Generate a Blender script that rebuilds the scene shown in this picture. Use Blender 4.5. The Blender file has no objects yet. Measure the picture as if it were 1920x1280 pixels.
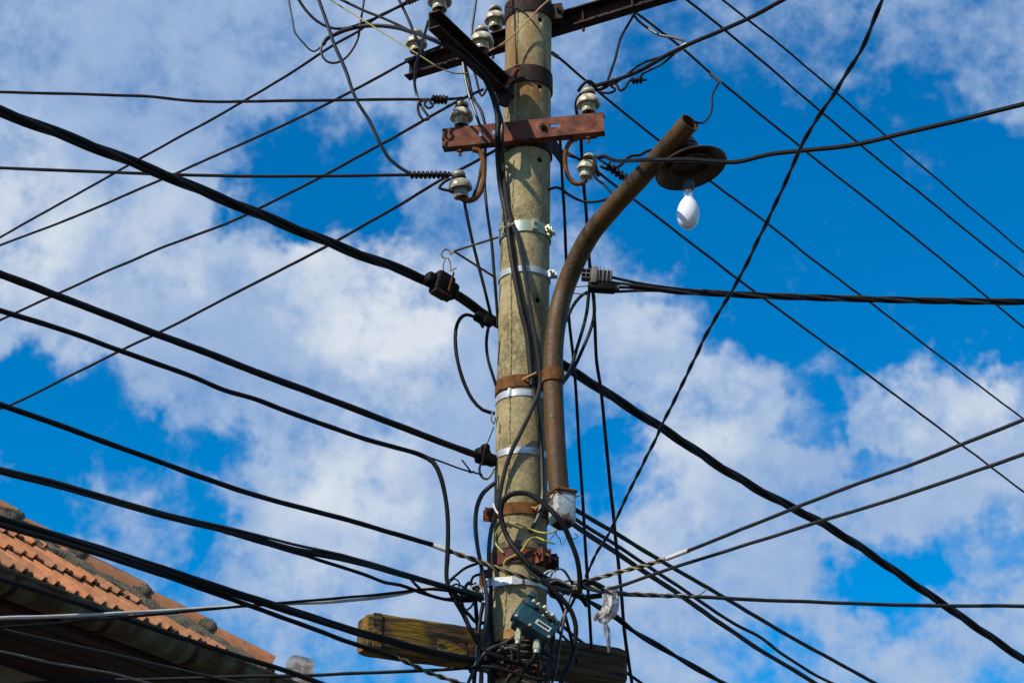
import bpy, bmesh, math, random
from mathutils import Vector, Matrix, noise
R = math.radians
random.seed(7)
scene = bpy.context.scene
COL = scene.collection

# ------------------------------------------------------------------ camera
CAM_Z, PITCH, LENS, POLE_Y = 1.6, R(25), 70.0, 8.9
cam = bpy.data.cameras.new('camera')
cam.lens = LENS; cam.sensor_width = 36; cam.clip_start = 0.05; cam.clip_end = 3000
camo = bpy.data.objects.new('camera', cam); COL.objects.link(camo)
camo.location = (0, 0, CAM_Z); camo.rotation_euler = (R(90) + PITCH, 0, 0)
scene.camera = camo
FPX = LENS / 36 * 1920
CPOS = Vector((0, 0, CAM_Z))
FWD = Vector((0, math.cos(PITCH), math.sin(PITCH))); UPV = Vector((0, -math.sin(PITCH), math.cos(PITCH)))

def ray(px, py): return FWD + Vector((1, 0, 0)) * ((px - 960) / FPX) + UPV * ((640 - py) / FPX)
def P(px, py, d=0.0):                      # point at distance POLE_Y + d from the viewer
    r = ray(px, py); return CPOS + r * ((POLE_Y + d) / r.y)
def PZ(px, py, z):                         # point at height z
    r = ray(px, py); return CPOS + r * ((z - CAM_Z) / r.z)

# ------------------------------------------------------------------ light and sky
SUN_DIR = Vector((-0.68, -0.62, 0.84)).normalized()
SUN_EL = math.asin(SUN_DIR.z); SUN_AZ = math.atan2(SUN_DIR.x, SUN_DIR.y)
sun = bpy.data.lights.new('sun', 'SUN'); sun.energy = 4.9; sun.angle = R(0.55); sun.color = (1.0, 0.92, 0.79)
suno = bpy.data.objects.new('sun', sun); COL.objects.link(suno)
suno.rotation_euler = SUN_DIR.to_track_quat('Z', 'Y').to_euler(); suno.location = (-8, -8, 20)
vs = scene.view_settings
vs.view_transform = 'Standard'; vs.look = 'None'; vs.gamma = 1; vs.exposure = 0.0; vs.use_curve_mapping = False

world = bpy.data.worlds.new('World'); scene.world = world; world.use_nodes = True
def build_world():
    nt = world.node_tree; N = nt.nodes; L = nt.links; N.clear()
    out = N.new('ShaderNodeOutputWorld'); bg = N.new('ShaderNodeBackground'); bg.inputs[1].default_value = 0.1
    L.new(bg.outputs[0], out.inputs[0])
    sky = N.new('ShaderNodeTexSky'); sky.sky_type = 'NISHITA'; sky.sun_disc = False
    sky.sun_elevation = SUN_EL; sky.sun_rotation = SUN_AZ; sky.air_density = 1.0; sky.dust_density = 0.3; sky.ozone_density = 4.0
    hs = N.new('ShaderNodeHueSaturation'); hs.inputs['Saturation'].default_value = 2.1; hs.inputs['Value'].default_value = 1.56
    hs.inputs['Hue'].default_value = 0.498
    L.new(sky.outputs[0], hs.inputs['Color'])
    tc = N.new('ShaderNodeTexCoord')
    def vmath(op, a, b=None):
        n = N.new('ShaderNodeVectorMath'); n.operation = op
        for i, s in enumerate((a, b)):
            if s is None: continue
            if isinstance(s, (tuple, list, Vector)): n.inputs[i].default_value = tuple(s)
            else: L.new(s, n.inputs[i])
        return n
    def math_(op, a, b=None, c=None):
        n = N.new('ShaderNodeMath'); n.operation = op
        for i, s in enumerate((a, b, c)):
            if s is None: continue
            if isinstance(s, (int, float)): n.inputs[i].default_value = s
            else: L.new(s, n.inputs[i])
        return n.outputs[0]
    def fbm(vec, scale, detail, rough):
        n = N.new('ShaderNodeTexNoise'); n.inputs['Scale'].default_value = scale
        n.inputs['Detail'].default_value = detail; n.inputs['Roughness'].default_value = rough
        L.new(vec, n.inputs['Vector']); return n
    direc = tc.outputs['Generated']
    # warp the directions so that cloud banks have ragged rims
    w1 = fbm(direc, 20.0, 4, 0.62)
    wv = vmath('SUBTRACT', w1.outputs['Color'], (0.5, 0.5, 0.5))
    wv2 = vmath('SCALE', wv.outputs[0]); wv2.inputs[3].default_value = 0.075
    wd = vmath('ADD', direc, wv2.outputs[0])
    nd = vmath('NORMALIZE', wd.outputs[0]).outputs[0]
    def field(blobs):
        acc = None
        for px, py, rp, amt in blobs:
            c = ray(px, py).normalized(); a = rp / FPX
            dt = vmath('DOT_PRODUCT', nd, c)
            mr = N.new('ShaderNodeMapRange'); mr.interpolation_type = 'SMOOTHSTEP'
            L.new(dt.outputs['Value'], mr.inputs[0])
            mr.inputs[1].default_value = math.cos(a * 1.3); mr.inputs[2].default_value = math.cos(a * 0.3)
            mr.inputs[3].default_value = 0; mr.inputs[4].default_value = amt
            acc = mr.outputs[0] if acc is None else math_('ADD', acc, mr.outputs[0])
        return acc
    # (px, py, radius px, amount): cloud banks and gaps, placed as directions in the sky
    banks = [
        (150, 60, 420, .55), (480, 60, 330, .45), (780, 90, 240, .30), (60, 400, 260, .5), (300, 430, 210, .5), (230, 600, 250, .5), (480, 620, 240, .55), (700, 570, 230, .6), (870, 560, 150, .4),
        (640, 760, 230, .5), (830, 760, 160, .4), (700, 960, 230, .55), (520, 1010, 150, .4), (820, 1180, 180, .4), (560, 1160, 130, .35), (220, 1000, 90, .38), (85, 858, 45, .45), (250, 880, 70, .30), (370, 920, 50, .2), (880, 330, 90, .2),
        (1180, 40, 200, .04), (1400, 30, 160, -.06), (1560, 185, 120, .22), (1800, 80, 200, .25), (1890, 200, 110, .2), (1600, 120, 330, -.12),
        (1130, 560, 120, .55), (1220, 620, 110, .5), (1250, 475, 50, .45), (1130, 690, 110, .4), (1310, 760, 130, .55), (1400, 740, 90, .45), (1530, 700, 80, .45), (1590, 670, 45, .35), (1340, 930, 210, .55), (1520, 930, 190, .5),
        (1760, 740, 110, .6), (1890, 760, 130, .6), (1740, 900, 180, .55), (1880, 930, 120, .45), (1430, 640, 22, .30), (1505, 612, 20, .28), (1640, 760, 70, .35), (1450, 1080, 170, .45), (1230, 1150, 190, .45), (1880, 1170, 100, .55), (1750, 1240, 110, .4), (1560, 1220, 90, .3), (1000, 1200, 120, .3),
        (610, 330, 160, -1.0), (470, 300, 105, -.75), (510, 410, 105, -.85), (650, 420, 110, -.8), (790, 410, 85, -.6), (690, 260, 70, -.5),
        (60, 770, 130, -.95), (10, 690, 60, -.6), (180, 800, 110, -.9), (300, 845, 80, -.75), (400, 880, 65, -.8), (60, 930, 90, -.75), (170, 930, 70, -.6), (310, 985, 60, -.65), (375, 1010, 50, -.6), (420, 1215, 80, -.35), (640, 1268, 80, -.5), (300, 1110, 60, -.35),
        (1330, 330, 200, -.85), (1230, 380, 110, -.6), (1400, 520, 190, -1.0), (1620, 480, 250, -1.1), (1830, 520, 220, -1.1), (1700, 320, 170, -.9), (1880, 350, 110, -.6), (1600, 80, 55, -.45), (1720, 160, 60, -.3), (1640, 610, 60, -.7), (1450, 590, 60, -.6), (1830, 660, 40, -.5), (1300, 660, 50, -.4), (1110, 300, 80, -.3),
        (1515, 790, 70, -1.1), (1660, 865, 50, -.95), (1150, 850, 90, -.95), (1160, 770, 50, -.4), (1680, 1105, 90, -.95), (1790, 1050, 90, -.7), (1600, 1090, 60, -.5), (1900, 1030, 60, -.6), (1400, 1230, 80, -.5), (1500, 1260, 60, -.4), (1090, 1180, 60, -.35)]
    acc = math_('MULTIPLY', math_('MINIMUM', math_('MAXIMUM', field(banks), -0.95), 0.72), 0.82)
    glow = field([(40, 370, 140, .7), (320, 400, 120, .6), (530, 490, 90, .45), (690, 540, 130, .75), (750, 640, 90, .5), (120, 560, 120, .3), (700, 850, 130, .4), (620, 990, 150, .4), (1310, 770, 100, .35), (1350, 900, 130, .3), (1760, 720, 90, .35), (1890, 740, 90, .35), (1210, 600, 80, .3), (1180, 980, 120, .3),
                  (300, 160, 300, -.35), (420, 690, 130, -.35), (1500, 980, 200, -.25), (1180, 60, 260, -.3), (1800, 90, 220, -.25), (900, 780, 120, -.25)])
    def density(vec):
        a = fbm(vec, 22.0, 6, 0.58).outputs['Fac']
        return math_('MULTIPLY', math_('SUBTRACT', a, 0.5), 2.5)
    n0 = density(direc)
    sh = vmath('ADD', direc, tuple(Vector((-0.006, -0.003, 0.009)))).outputs[0]
    n1 = density(sh)
    fine = math_('MULTIPLY', math_('SUBTRACT', fbm(direc, 120.0, 3, 0.6).outputs['Fac'], 0.5), 0.8)
    dens = math_('ADD', math_('ADD', math_('ADD', n0, fine), acc), -0.07)
    cov = N.new('ShaderNodeMapRange'); cov.interpolation_type = 'SMOOTHSTEP'
    L.new(dens, cov.inputs[0]); cov.inputs[1].default_value = -0.62; cov.inputs[2].default_value = 0.62
    cov.inputs[3].default_value = 0.0; cov.inputs[4].default_value = 0.97
    lit = math_('SUBTRACT', n0, n1)
    br = math_('ADD', math_('MULTIPLY', lit, 0.55), math_('ADD', glow, math_('MULTIPLY', dens, 0.28)))
    ramp = N.new('ShaderNodeValToRGB'); e = ramp.color_ramp.elements
    e[0].position = 0.0; e[0].color = (0.27, 0.42, 0.70, 1); e[1].position = 1.0; e[1].color = (0.76, 0.82, 0.90, 1)
    m_ = e.new(0.5); m_.color = (0.41, 0.545, 0.775, 1)
    L.new(math_('ADD', math_('MULTIPLY', br, 0.58), 0.34), ramp.inputs[0])
    sc = vmath('SCALE', ramp.outputs[0]); sc.inputs[3].default_value = 9.4
    mx = N.new('ShaderNodeMix'); mx.data_type = 'RGBA'
    L.new(cov.outputs[0], mx.inputs[0]); L.new(hs.outputs[0], mx.inputs[6]); L.new(sc.outputs[0], mx.inputs[7])
    L.new(mx.outputs[2], bg.inputs[0])
build_world()
world.cycles.sampling_method = 'MANUAL'; world.cycles.sample_map_resolution = 256

# ------------------------------------------------------------------ materials
MATS = {}
def new_mat(name):
    m = bpy.data.materials.new(name); m.use_nodes = True
    nt = m.node_tree; b = nt.nodes['Principled BSDF']
    return m, nt, b
def nz(nt, scale, detail=6, rough=.6, vec=None, stretch=None):
    n = nt.nodes.new('ShaderNodeTexNoise'); n.inputs['Scale'].default_value = scale
    n.inputs['Detail'].default_value = detail; n.inputs['Roughness'].default_value = rough
    tc = nt.nodes.new('ShaderNodeTexCoord'); src = tc.outputs['Object']
    if stretch:
        mp = nt.nodes.new('ShaderNodeMapping'); mp.inputs['Scale'].default_value = stretch
        nt.links.new(src, mp.inputs[0]); src = mp.outputs[0]
    nt.links.new(src, n.inputs['Vector']); return n
def ramp(nt, src, stops):
    r = nt.nodes.new('ShaderNodeValToRGB'); el = r.color_ramp.elements
    el[0].position, el[0].color = stops[0][0], (*stops[0][1], 1); el[1].position, el[1].color = stops[-1][0], (*stops[-1][1], 1)
    for p, c in stops[1:-1]: k = el.new(p); k.color = (*c, 1)
    nt.links.new(src, r.inputs[0]); return r
def mixc(nt, fac, a, b):
    m = nt.nodes.new('ShaderNodeMix'); m.data_type = 'RGBA'
    for i, s in ((0, fac), (6, a), (7, b)):
        if isinstance(s, (int, float)): m.inputs[i].default_value = s
        elif isinstance(s, tuple): m.inputs[i].default_value = (*s, 1)
        else: nt.links.new(s, m.inputs[i])
    return m.outputs[2]
def bump(nt, b, src, strength, dist=.01):
    n = nt.nodes.new('ShaderNodeBump'); n.inputs['Strength'].default_value = strength; n.inputs['Distance'].default_value = dist
    nt.links.new(src, n.inputs['Height']); nt.links.new(n.outputs[0], b.inputs['Normal'])
def mr(nt, src, a, b_, c=0., d=1.):
    n = nt.nodes.new('ShaderNodeMapRange'); nt.links.new(src, n.inputs[0])
    n.inputs[1].default_value = a; n.inputs[2].default_value = b_; n.inputs[3].default_value = c; n.inputs[4].default_value = d
    return n.outputs[0]
def mottled(key, stops, scale, rough=.7, metal=0., bmp=.3, stretch=None, detail=8, dist=.006, rvar=.0, spec=None, fine=None):
    m, nt, b = new_mat(key); n = nz(nt, scale, detail, .65, stretch=stretch)
    nt.links.new(ramp(nt, n.outputs['Fac'], stops).outputs[0], b.inputs['Base Color'])
    b.inputs['Roughness'].default_value = rough; b.inputs['Metallic'].default_value = metal
    if rvar:
        n2 = nz(nt, scale * 2.3, 5); nt.links.new(mr(nt, n2.outputs['Fac'], .3, .7, rough - rvar, rough + rvar), b.inputs['Roughness'])
    if spec is not None: b.inputs['Specular IOR Level'].default_value = spec
    if bmp: bump(nt, b, nz(nt, fine or scale * 4, 6).outputs['Fac'], bmp, dist)
    MATS[key] = m; return m

mottled('rust', [(.3, (.022, .006, .004)), (.45, (.085, .020, .008)), (.58, (.17, .042, .013)), (.66, (.22, .070, .028)), (.71, (.33, .22, .18))], 12, .82, 0, .5, rvar=.12)
mottled('rust_dark', [(.3, (.006, .003, .003)), (.55, (.030, .009, .006)), (.75, (.085, .024, .012))], 18, .75, 0, .4, rvar=.1, spec=.3)
mottled('rust_brown', [(.3, (.055, .022, .006)), (.5, (.15, .060, .014)), (.7, (.22, .10, .022))], 16, .8, 0, .35, spec=.25)
mottled('rust_pipe', [(.26, (.009, .005, .002)), (.38, (.034, .017, .004)), (.46, (.062, .034, .008)), (.53, (.075, .044, .011)), (.58, (.13, .045, .007)), (.66, (.055, .032, .009)), (.80, (.16, .10, .04))], 8, .56, 0, .6, stretch=(1.6, 1.6, .22), rvar=.1, fine=45, spec=.4)
mottled('galvanised', [(.3, (.09, .07, .055)), (.7, (.22, .20, .18))], 25, .55, .3, .1, rvar=.12)
mottled('galvanised_pale', [(.3, (.32, .36, .38)), (.7, (.50, .53, .54))], 20, .5, .2, .1)
mottled('stainless', [(.3, (.34, .34, .33)), (.55, (.60, .60, .59)), (.75, (.74, .74, .73))], 14, .40, .45, .15, stretch=(1, 1, 3))
mottled('zinc_yellow', [(.3, (.30, .42, .36)), (.5, (.42, .44, .30)), (.7, (.55, .46, .20))], 9, .4, .45, .05)
mottled('porcelain', [(.33, (.09, .065, .030)), (.42, (.33, .28, .16)), (.52, (.62, .57, .41)), (.70, (.80, .77, .66))], 17, .15, 0, .05, rvar=.08)
mottled('porcelain_stained', [(.3, (.09, .07, .04)), (.48, (.30, .26, .18)), (.7, (.50, .46, .35))], 16, .28, 0, .05)
mottled('cable_black', [(.3, (.003, .0025, .003)), (.7, (.010, .008, .008))], 30, .55, 0, .15, rvar=.1, spec=.22)
mottled('cable_grey', [(.3, (.012, .011, .011)), (.7, (.032, .029, .027))], 25, .42, 0, .1, spec=.4)
mottled('cable_teal', [(.3, (.004, .008, .012)), (.7, (.010, .018, .024))], 12, .45, 0, .1, spec=.3)
mottled('wire_bare', [(.3, (.008, .004, .005)), (.7, (.026, .014, .014))], 40, .55, .1, .1, spec=.25)
mottled('wire_alu', [(.3, (.10, .085, .075)), (.7, (.26, .24, .22))], 40, .45, .6, .1)
mottled('wire_tan', [(.3, (.10, .075, .035)), (.7, (.30, .23, .12))], 30, .6, .1, .1)
mottled('wire_white', [(.3, (.42, .38, .34)), (.7, (.66, .62, .58))], 10, .5, 0, .05)
mottled('wire_yellow', [(.3, (.28, .22, .05)), (.7, (.48, .42, .10))], 20, .5, 0, 0)
mottled('wire_orange', [(.3, (.40, .18, .05)), (.7, (.62, .34, .12))], 20, .5, 0, 0)
mottled('plastic_black', [(.3, (.003, .002, .002)), (.7, (.009, .007, .007))], 20, .6, 0, .1, spec=.12)
mottled('plastic_weathered', [(.3, (.09, .08, .065)), (.7, (.17, .155, .13))], 18, .6, 0, .1)
mottled('teal_paint', [(.3, (.006, .028, .036)), (.62, (.014, .060, .070)), (.8, (.05, .11, .11))], 30, .36, .1, .15)
mottled('brass_pale', [(.3, (.42, .38, .22)), (.7, (.66, .62, .46))], 20, .38, .4, .05)
mottled('white_print', [(.3, (.38, .36, .30)), (.7, (.62, .60, .54))], 20, .5, 0, 0)
mottled('black_print', [(.3, (.008, .008, .008)), (.7, (.03, .03, .03))], 60, .5, 0, 0)
mottled('mortar', [(.3, (.055, .045, .028)), (.45, (.13, .105, .066)), (.56, (.20, .165, .10)), (.64, (.17, .14, .05)), (.75, (.36, .32, .24))], 22, .95, 0, 1.0, dist=.03)
mottled('terracotta', [(.28, (.15, .055, .026)), (.45, (.40, .14, .050)), (.6, (.50, .185, .070)), (.76, (.36, .18, .08))], 9, .88, 0, .35, rvar=.05)
mottled('terracotta_worn', [(.28, (.09, .038, .020)), (.45, (.30, .11, .045)), (.62, (.46, .19, .080)), (.78, (.44, .30, .17))], 13, .9, 0, .45)
mottled('gutter_metal', [(.25, (.030, .014, .006)), (.42, (.075, .042, .014)), (.56, (.12, .10, .050)), (.66, (.16, .15, .12)), (.76, (.18, .085, .025))], 7, .75, 0, .3, stretch=(1, 1, .5), spec=.25)
mottled('hopper_metal', [(.3, (.14, .06, .035)), (.42, (.20, .16, .13)), (.5, (.36, .36, .35)), (.75, (.46, .46, .44))], 9, .6, .2, .2)
mottled('soffit_wood', [(.3, (.022, .010, .007)), (.7, (.070, .034, .020))], 6, .85, 0, .4, stretch=(1, 8, 8))
mottled('plaster', [(.3, (.20, .15, .09)), (.7, (.34, .27, .17))], 5, .95, 0, .4)
mottled('asphalt', [(.3, (.035, .034, .033)), (.7, (.065, .063, .060))], 3, .95, 0, .4)
mottled('paving', [(.3, (.14, .13, .11)), (.7, (.23, .21, .18))], 2, .95, 0, .3)
mottled('wire_wrap', [(.3, (.016, .012, .010)), (.55, (.05, .04, .03)), (.75, (.11, .10, .075))], 40, .6, 0, .2)
mottled('box_paint', [(.36, (.10, .05, .018)), (.46, (.16, .09, .035)), (.50, (.36, .40, .40)), (.8, (.52, .57, .57))], 11, .6, 0, .4, fine=30)
mottled('shade_enamel', [(.3, (.012, .006, .003)), (.52, (.055, .028, .011)), (.75, (.14, .085, .032))], 9, .42, .1, .2, spec=.5)
mottled('rust_ochre', [(.3, (.16, .06, .012)), (.5, (.36, .19, .05)), (.7, (.46, .30, .11))], 14, .75, 0, .2)
mottled('socket_porcelain', [(.3, (.02, .018, .016)), (.7, (.06, .055, .05))], 20, .5)

def tile_tint(key):
    m = MATS[key]; nt = m.node_tree; b = nt.nodes['Principled BSDF']; src = b.inputs['Base Color'].links[0].from_socket
    oi = nt.nodes.new('ShaderNodeObjectInfo')
    st = nz(nt, 7, 5, .7)
    c = mixc(nt, mr(nt, oi.outputs['Random'], 0, 1, 0, .7), src, (.22, .105, .050))
    c = mixc(nt, mr(nt, st.outputs['Fac'], .55, .68, 0, .85), c, (.085, .060, .035))
    nt.links.new(c, b.inputs['Base Color'])
tile_tint('terracotta'); tile_tint('terracotta_worn')
def concrete():
    m, nt, b = new_mat('concrete')
    n1 = nz(nt, 6, 8, .7); n2 = nz(nt, 48, 5, .75); n3 = nz(nt, 2.2, 5, .6, stretch=(1, 1, .22))
    c = ramp(nt, n1.outputs['Fac'], [(.3, (.135, .104, .048)), (.5, (.295, .234, .112)), (.72, (.45, .37, .20))]).outputs[0]
    c = mixc(nt, mr(nt, n2.outputs['Fac'], .5, .72), c, (.46, .375, .19))
    c = mixc(nt, mr(nt, n2.outputs['Fac'], .42, .25), c, (.11, .080, .038))
    vo = nt.nodes.new('ShaderNodeTexVoronoi'); vo.inputs['Scale'].default_value = 46
    tc = nt.nodes.new('ShaderNodeTexCoord'); nt.links.new(tc.outputs['Object'], vo.inputs['Vector'])
    c = mixc(nt, mr(nt, vo.outputs['Distance'], .17, .06, 0, .8), c, (.58, .50, .32))
    # rust run-off below the upper steel bands
    sx = nt.nodes.new('ShaderNodeSeparateXYZ'); nt.links.new(tc.outputs['Object'], sx.inputs[0])
    zlow, zhigh = P(990, 215, -.12).z, P(990, 60, -.12).z
    st = nz(nt, 9, 6, .6, stretch=(1, 1, .18))
    mul = nt.nodes.new('ShaderNodeMath'); mul.operation = 'MULTIPLY'
    nt.links.new(mr(nt, st.outputs['Fac'], .48, .62, 0, .8), mul.inputs[0]); nt.links.new(mr(nt, sx.outputs['Z'], zlow - .25, zlow + .1), mul.inputs[1])
    c = mixc(nt, mul.outputs[0], c, (.23, .092, .012))
    st2 = mr(nt, n3.outputs['Fac'], .52, .68, 0, .55)
    c = mixc(nt, st2, c, (.15, .11, .045))
    nt.links.new(c, b.inputs['Base Color']); b.inputs['Roughness'].default_value = .93
    add = nt.nodes.new('ShaderNodeMath'); add.operation = 'MULTIPLY_ADD'
    nt.links.new(n2.outputs['Fac'], add.inputs[0]); add.inputs[1].default_value = .6; nt.links.new(n1.outputs['Fac'], add.inputs[2])
    bump(nt, b, add.outputs[0], .55, .006)
    MATS['concrete'] = m
concrete()
def timber(axis):
    m, nt, b = new_mat('timber')
    tc = nt.nodes.new('ShaderNodeTexCoord')
    def along(scale, k, detail=6):
        mp = nt.nodes.new('ShaderNodeMapping'); mp.inputs['Scale'].default_value = (k, 1, 1)
        mp.vector_type = 'POINT'
        nt.links.new(tc.outputs['Object'], mp.inputs[0])
        n = nt.nodes.new('ShaderNodeTexNoise'); n.inputs['Scale'].default_value = scale; n.inputs['Detail'].default_value = detail
        nt.links.new(mp.outputs[0], n.inputs['Vector']); return n.outputs['Fac']
    g = along(60, .06)
    c = ramp(nt, g, [(.3, (.012, .006, .003)), (.45, (.060, .032, .011)), (.62, (.11, .062, .020)), (.75, (.17, .11, .045))]).outputs[0]
    n2 = along(9, .5)
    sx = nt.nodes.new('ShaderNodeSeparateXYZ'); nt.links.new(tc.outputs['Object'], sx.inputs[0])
    lm = nt.nodes.new('ShaderNodeMath'); lm.operation = 'MULTIPLY'      # lichen on the left half; fading it rightward paints in the pole's shade
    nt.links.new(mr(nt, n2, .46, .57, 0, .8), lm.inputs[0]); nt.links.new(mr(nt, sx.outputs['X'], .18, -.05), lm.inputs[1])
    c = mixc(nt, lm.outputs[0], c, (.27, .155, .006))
    n3 = along(30, .08)
    c = mixc(nt, mr(nt, n3, .46, .38, 0, .95), c, (.012, .009, .007))
    nt.links.new(c, b.inputs['Base Color']); b.inputs['Roughness'].default_value = .9
    bump(nt, b, g, .9, .012)
    MATS['timber'] = m
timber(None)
def film():
    m, nt, b = new_mat('plastic_film')
    n = nz(nt, 22, 6)
    nt.links.new(ramp(nt, n.outputs['Fac'], [(.3, (.10, .085, .075)), (.5, (.26, .23, .21)), (.66, (.62, .60, .58))]).outputs[0], b.inputs['Base Color'])
    b.inputs['Roughness'].default_value = .3
    nt.links.new(mr(nt, n.outputs['Fac'], .3, .65, .45, .9), b.inputs['Alpha'])
    bump(nt, b, nz(nt, 60, 4, .6, stretch=(1, 1, .3)).outputs['Fac'], .8, .01)
    MATS['plastic_film'] = m
film()
def bulb():
    m, nt, b = new_mat('bulb_opal')
    b.inputs['Base Color'].default_value = (.83, .83, .84, 1); b.inputs['Roughness'].default_value = .12
    b.inputs['Subsurface Weight'].default_value = .35; b.inputs['Subsurface Radius'].default_value = (.03, .03, .03)
    MATS['bulb_opal'] = m
    m, nt, b = new_mat('bulb_clear')
    b.inputs['Base Color'].default_value = (.9, .92, .95, 1); b.inputs['Roughness'].default_value = .05
    b.inputs['Transmission Weight'].default_value = .85; b.inputs['IOR'].default_value = 1.3
    MATS['bulb_clear'] = m
bulb()

# ------------------------------------------------------------------ mesh helpers
class Geo:
    def __init__(s): s.v = []; s.f = []
    def add(s, vs_, fs): o = len(s.v); s.v += [Vector(v) for v in vs_]; s.f += [tuple(i + o for i in f) for f in fs]; return s
    def box(s, c, size, M=None):
        h = Vector(size) / 2; c = Vector(c); M = M or Matrix.Identity(3)
        vs_ = [c + M @ Vector((sx * h.x, sy * h.y, sz * h.z)) for sx in (-1, 1) for sy in (-1, 1) for sz in (-1, 1)]
        return s.add(vs_, [(0, 1, 3, 2), (4, 6, 7, 5), (0, 4, 5, 1), (2, 3, 7, 6), (0, 2, 6, 4), (1, 5, 7, 3)])
    def rbox(s, c, size, M=None, bev=.006, seg=2):
        bm = bmesh.new(); bmesh.ops.create_cube(bm, size=1)
        for v in bm.verts: v.co = Vector((v.co.x * size[0], v.co.y * size[1], v.co.z * size[2]))
        bmesh.ops.bevel(bm, geom=bm.edges[:], offset=bev, segments=seg, affect='EDGES', profile=.5)
        M = M or Matrix.Identity(3); c = Vector(c); bm.verts.index_update()
        s.add([c + M @ v.co for v in bm.verts], [tuple(v.index for v in f.verts) for f in bm.faces]); bm.free(); return s
    def tube(s, pts, r, n=8, cap=True):
        pts = [Vector(p) for p in pts]; k = len(pts)
        rs = r if isinstance(r, (list, tuple)) else [r] * k
        T = [(pts[min(i + 1, k - 1)] - pts[max(i - 1, 0)]).normalized() for i in range(k)]
        a = T[0].orthogonal().normalized(); vs_ = []
        for i in range(k):
            a = (a - T[i] * a.dot(T[i])); a = a.normalized() if a.length > 1e-9 else T[i].orthogonal().normalized()
            b = T[i].cross(a)
            for j in range(n):
                t = 2 * math.pi * j / n; vs_.append(pts[i] + (a * math.cos(t) + b * math.sin(t)) * rs[i])
        fs = [(i * n + j, i * n + (j + 1) % n, (i + 1) * n + (j + 1) % n, (i + 1) * n + j) for i in range(k - 1) for j in range(n)]
        if cap: fs += [tuple(range(n - 1, -1, -1)), tuple(range((k - 1) * n, k * n))]
        return s.add(vs_, fs)
    def lathe(s, prof, M=None, loc=(0, 0, 0), n=32):
        M = M or Matrix.Identity(3); loc = Vector(loc); vs_ = []; fs = []; k = len(prof)
        for r, z in prof:
            for j in range(n):
                t = 2 * math.pi * j / n; vs_.append(loc + M @ Vector((max(r, 1e-4) * math.cos(t), max(r, 1e-4) * math.sin(t), z)))
        fs = [(i * n + j, i * n + (j + 1) % n, (i + 1) * n + (j + 1) % n, (i + 1) * n + j) for i in range(k - 1) for j in range(n)]
        return s.add(vs_, fs)
    def prism(s, poly, a, b):        # poly: list of Vector offsets; swept from point a to point b
        k = len(poly); vs_ = [Vector(a) + p for p in poly] + [Vector(b) + p for p in poly]
        return s.add(vs_, [(i, (i + 1) % k, k + (i + 1) % k, k + i) for i in range(k)] + [tuple(range(k - 1, -1, -1)), tuple(range(k, 2 * k))])
WL = {}
def link(name, me, loc, parent):
    o = bpy.data.objects.new(name, me); COL.objects.link(o); loc = Vector(loc); WL[o.name] = loc
    if parent is not None: o.parent = parent; o.location = loc - WL[parent.name]
    else: o.location = loc
    return o
def mesh_of(name, g, mat, loc, smooth=True, angle=40):
    me = bpy.data.meshes.new(name); loc = Vector(loc)
    me.from_pydata([tuple(v - loc) for v in g.v], [], g.f); me.validate()
    bm = bmesh.new(); bm.from_mesh(me); bmesh.ops.recalc_face_normals(bm, faces=bm.faces)
    if smooth:
        for f in bm.faces: f.smooth = True
        for e in bm.edges:
            if len(e.link_faces) == 2 and e.calc_face_angle(0) > R(angle): e.smooth = False
    bm.to_mesh(me); bm.free()
    me.materials.append(MATS[mat]); return me
def obj(name, g, mat, parent=None, loc=None, smooth=True):
    if loc is None:
        loc = sum(g.v, Vector()) / len(g.v) if parent is not None else Vector(g.v[0])
    return link(name, mesh_of(name, g, mat, loc, smooth), loc, parent)
def tag(o, label=None, cat=None, group=None, kind=None):
    if label: o['label'] = label
    if cat: o['category'] = cat
    if group: o['group'] = group
    if kind: o['kind'] = kind
    return o
def thing(name, label, cat, loc, group=None):
    o = bpy.data.objects.new(name, None); COL.objects.link(o); o.location = loc; o.empty_display_size = .1
    WL[o.name] = Vector(loc); return tag(o, label, cat, group)
def frame(x, z=None):                # rotation whose X axis runs along x, Z near z
    x = Vector(x).normalized(); z = Vector(z or (0, 0, 1)); y = z.cross(x).normalized(); z = x.cross(y)
    return Matrix((x, y, z)).transposed()
def zframe(z, x=None):
    z = Vector(z).normalized(); x = Vector(x or (1, 0, 0)); y = z.cross(x).normalized(); x = y.cross(z)
    return Matrix((x, y, z)).transposed()
HEX = lambda r: [Vector((r * math.cos(i * math.pi / 3), r * math.sin(i * math.pi / 3), 0)) for i in range(6)]
def bolt(g, p, ax, r=.013, h=.012, shaft=.006, sl=.02):
    M = zframe(ax); ax = Vector(ax).normalized(); p = Vector(p)
    g.prism([M @ v for v in HEX(r)], p, p + ax * h); g.tube([p + ax * h, p + ax * (h + sl)], shaft, 8)

# ------------------------------------------------------------------ the pole's axis
PB, PT = P(973, 1136), P(991, 60)
def axis(z):
    t = (z - PB.z) / (PT.z - PB.z); return Vector((PB.x + (PT.x - PB.x) * t, POLE_Y, z))
def rad(z): return .1288 - .0069 * (z - PB.z) / (PT.z - PB.z)
def Zf(py):                           # height of the pole's front line seen at picture row py
    z = P(980, py).z
    for _ in range(4): z = P(960 + (axis(z).x) / (POLE_Y / math.cos(PITCH)) * FPX, py, -rad(z)).z
    return z
def on_pole(px, py, lift=.006):
    d = -.12
    for _ in range(6):
        p = P(px, py, d); dx = p.x - axis(p.z).x; r = rad(p.z) + lift
        d = -math.sqrt(max(r * r - dx * dx, 0.0004))
    return P(px, py, d)

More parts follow.
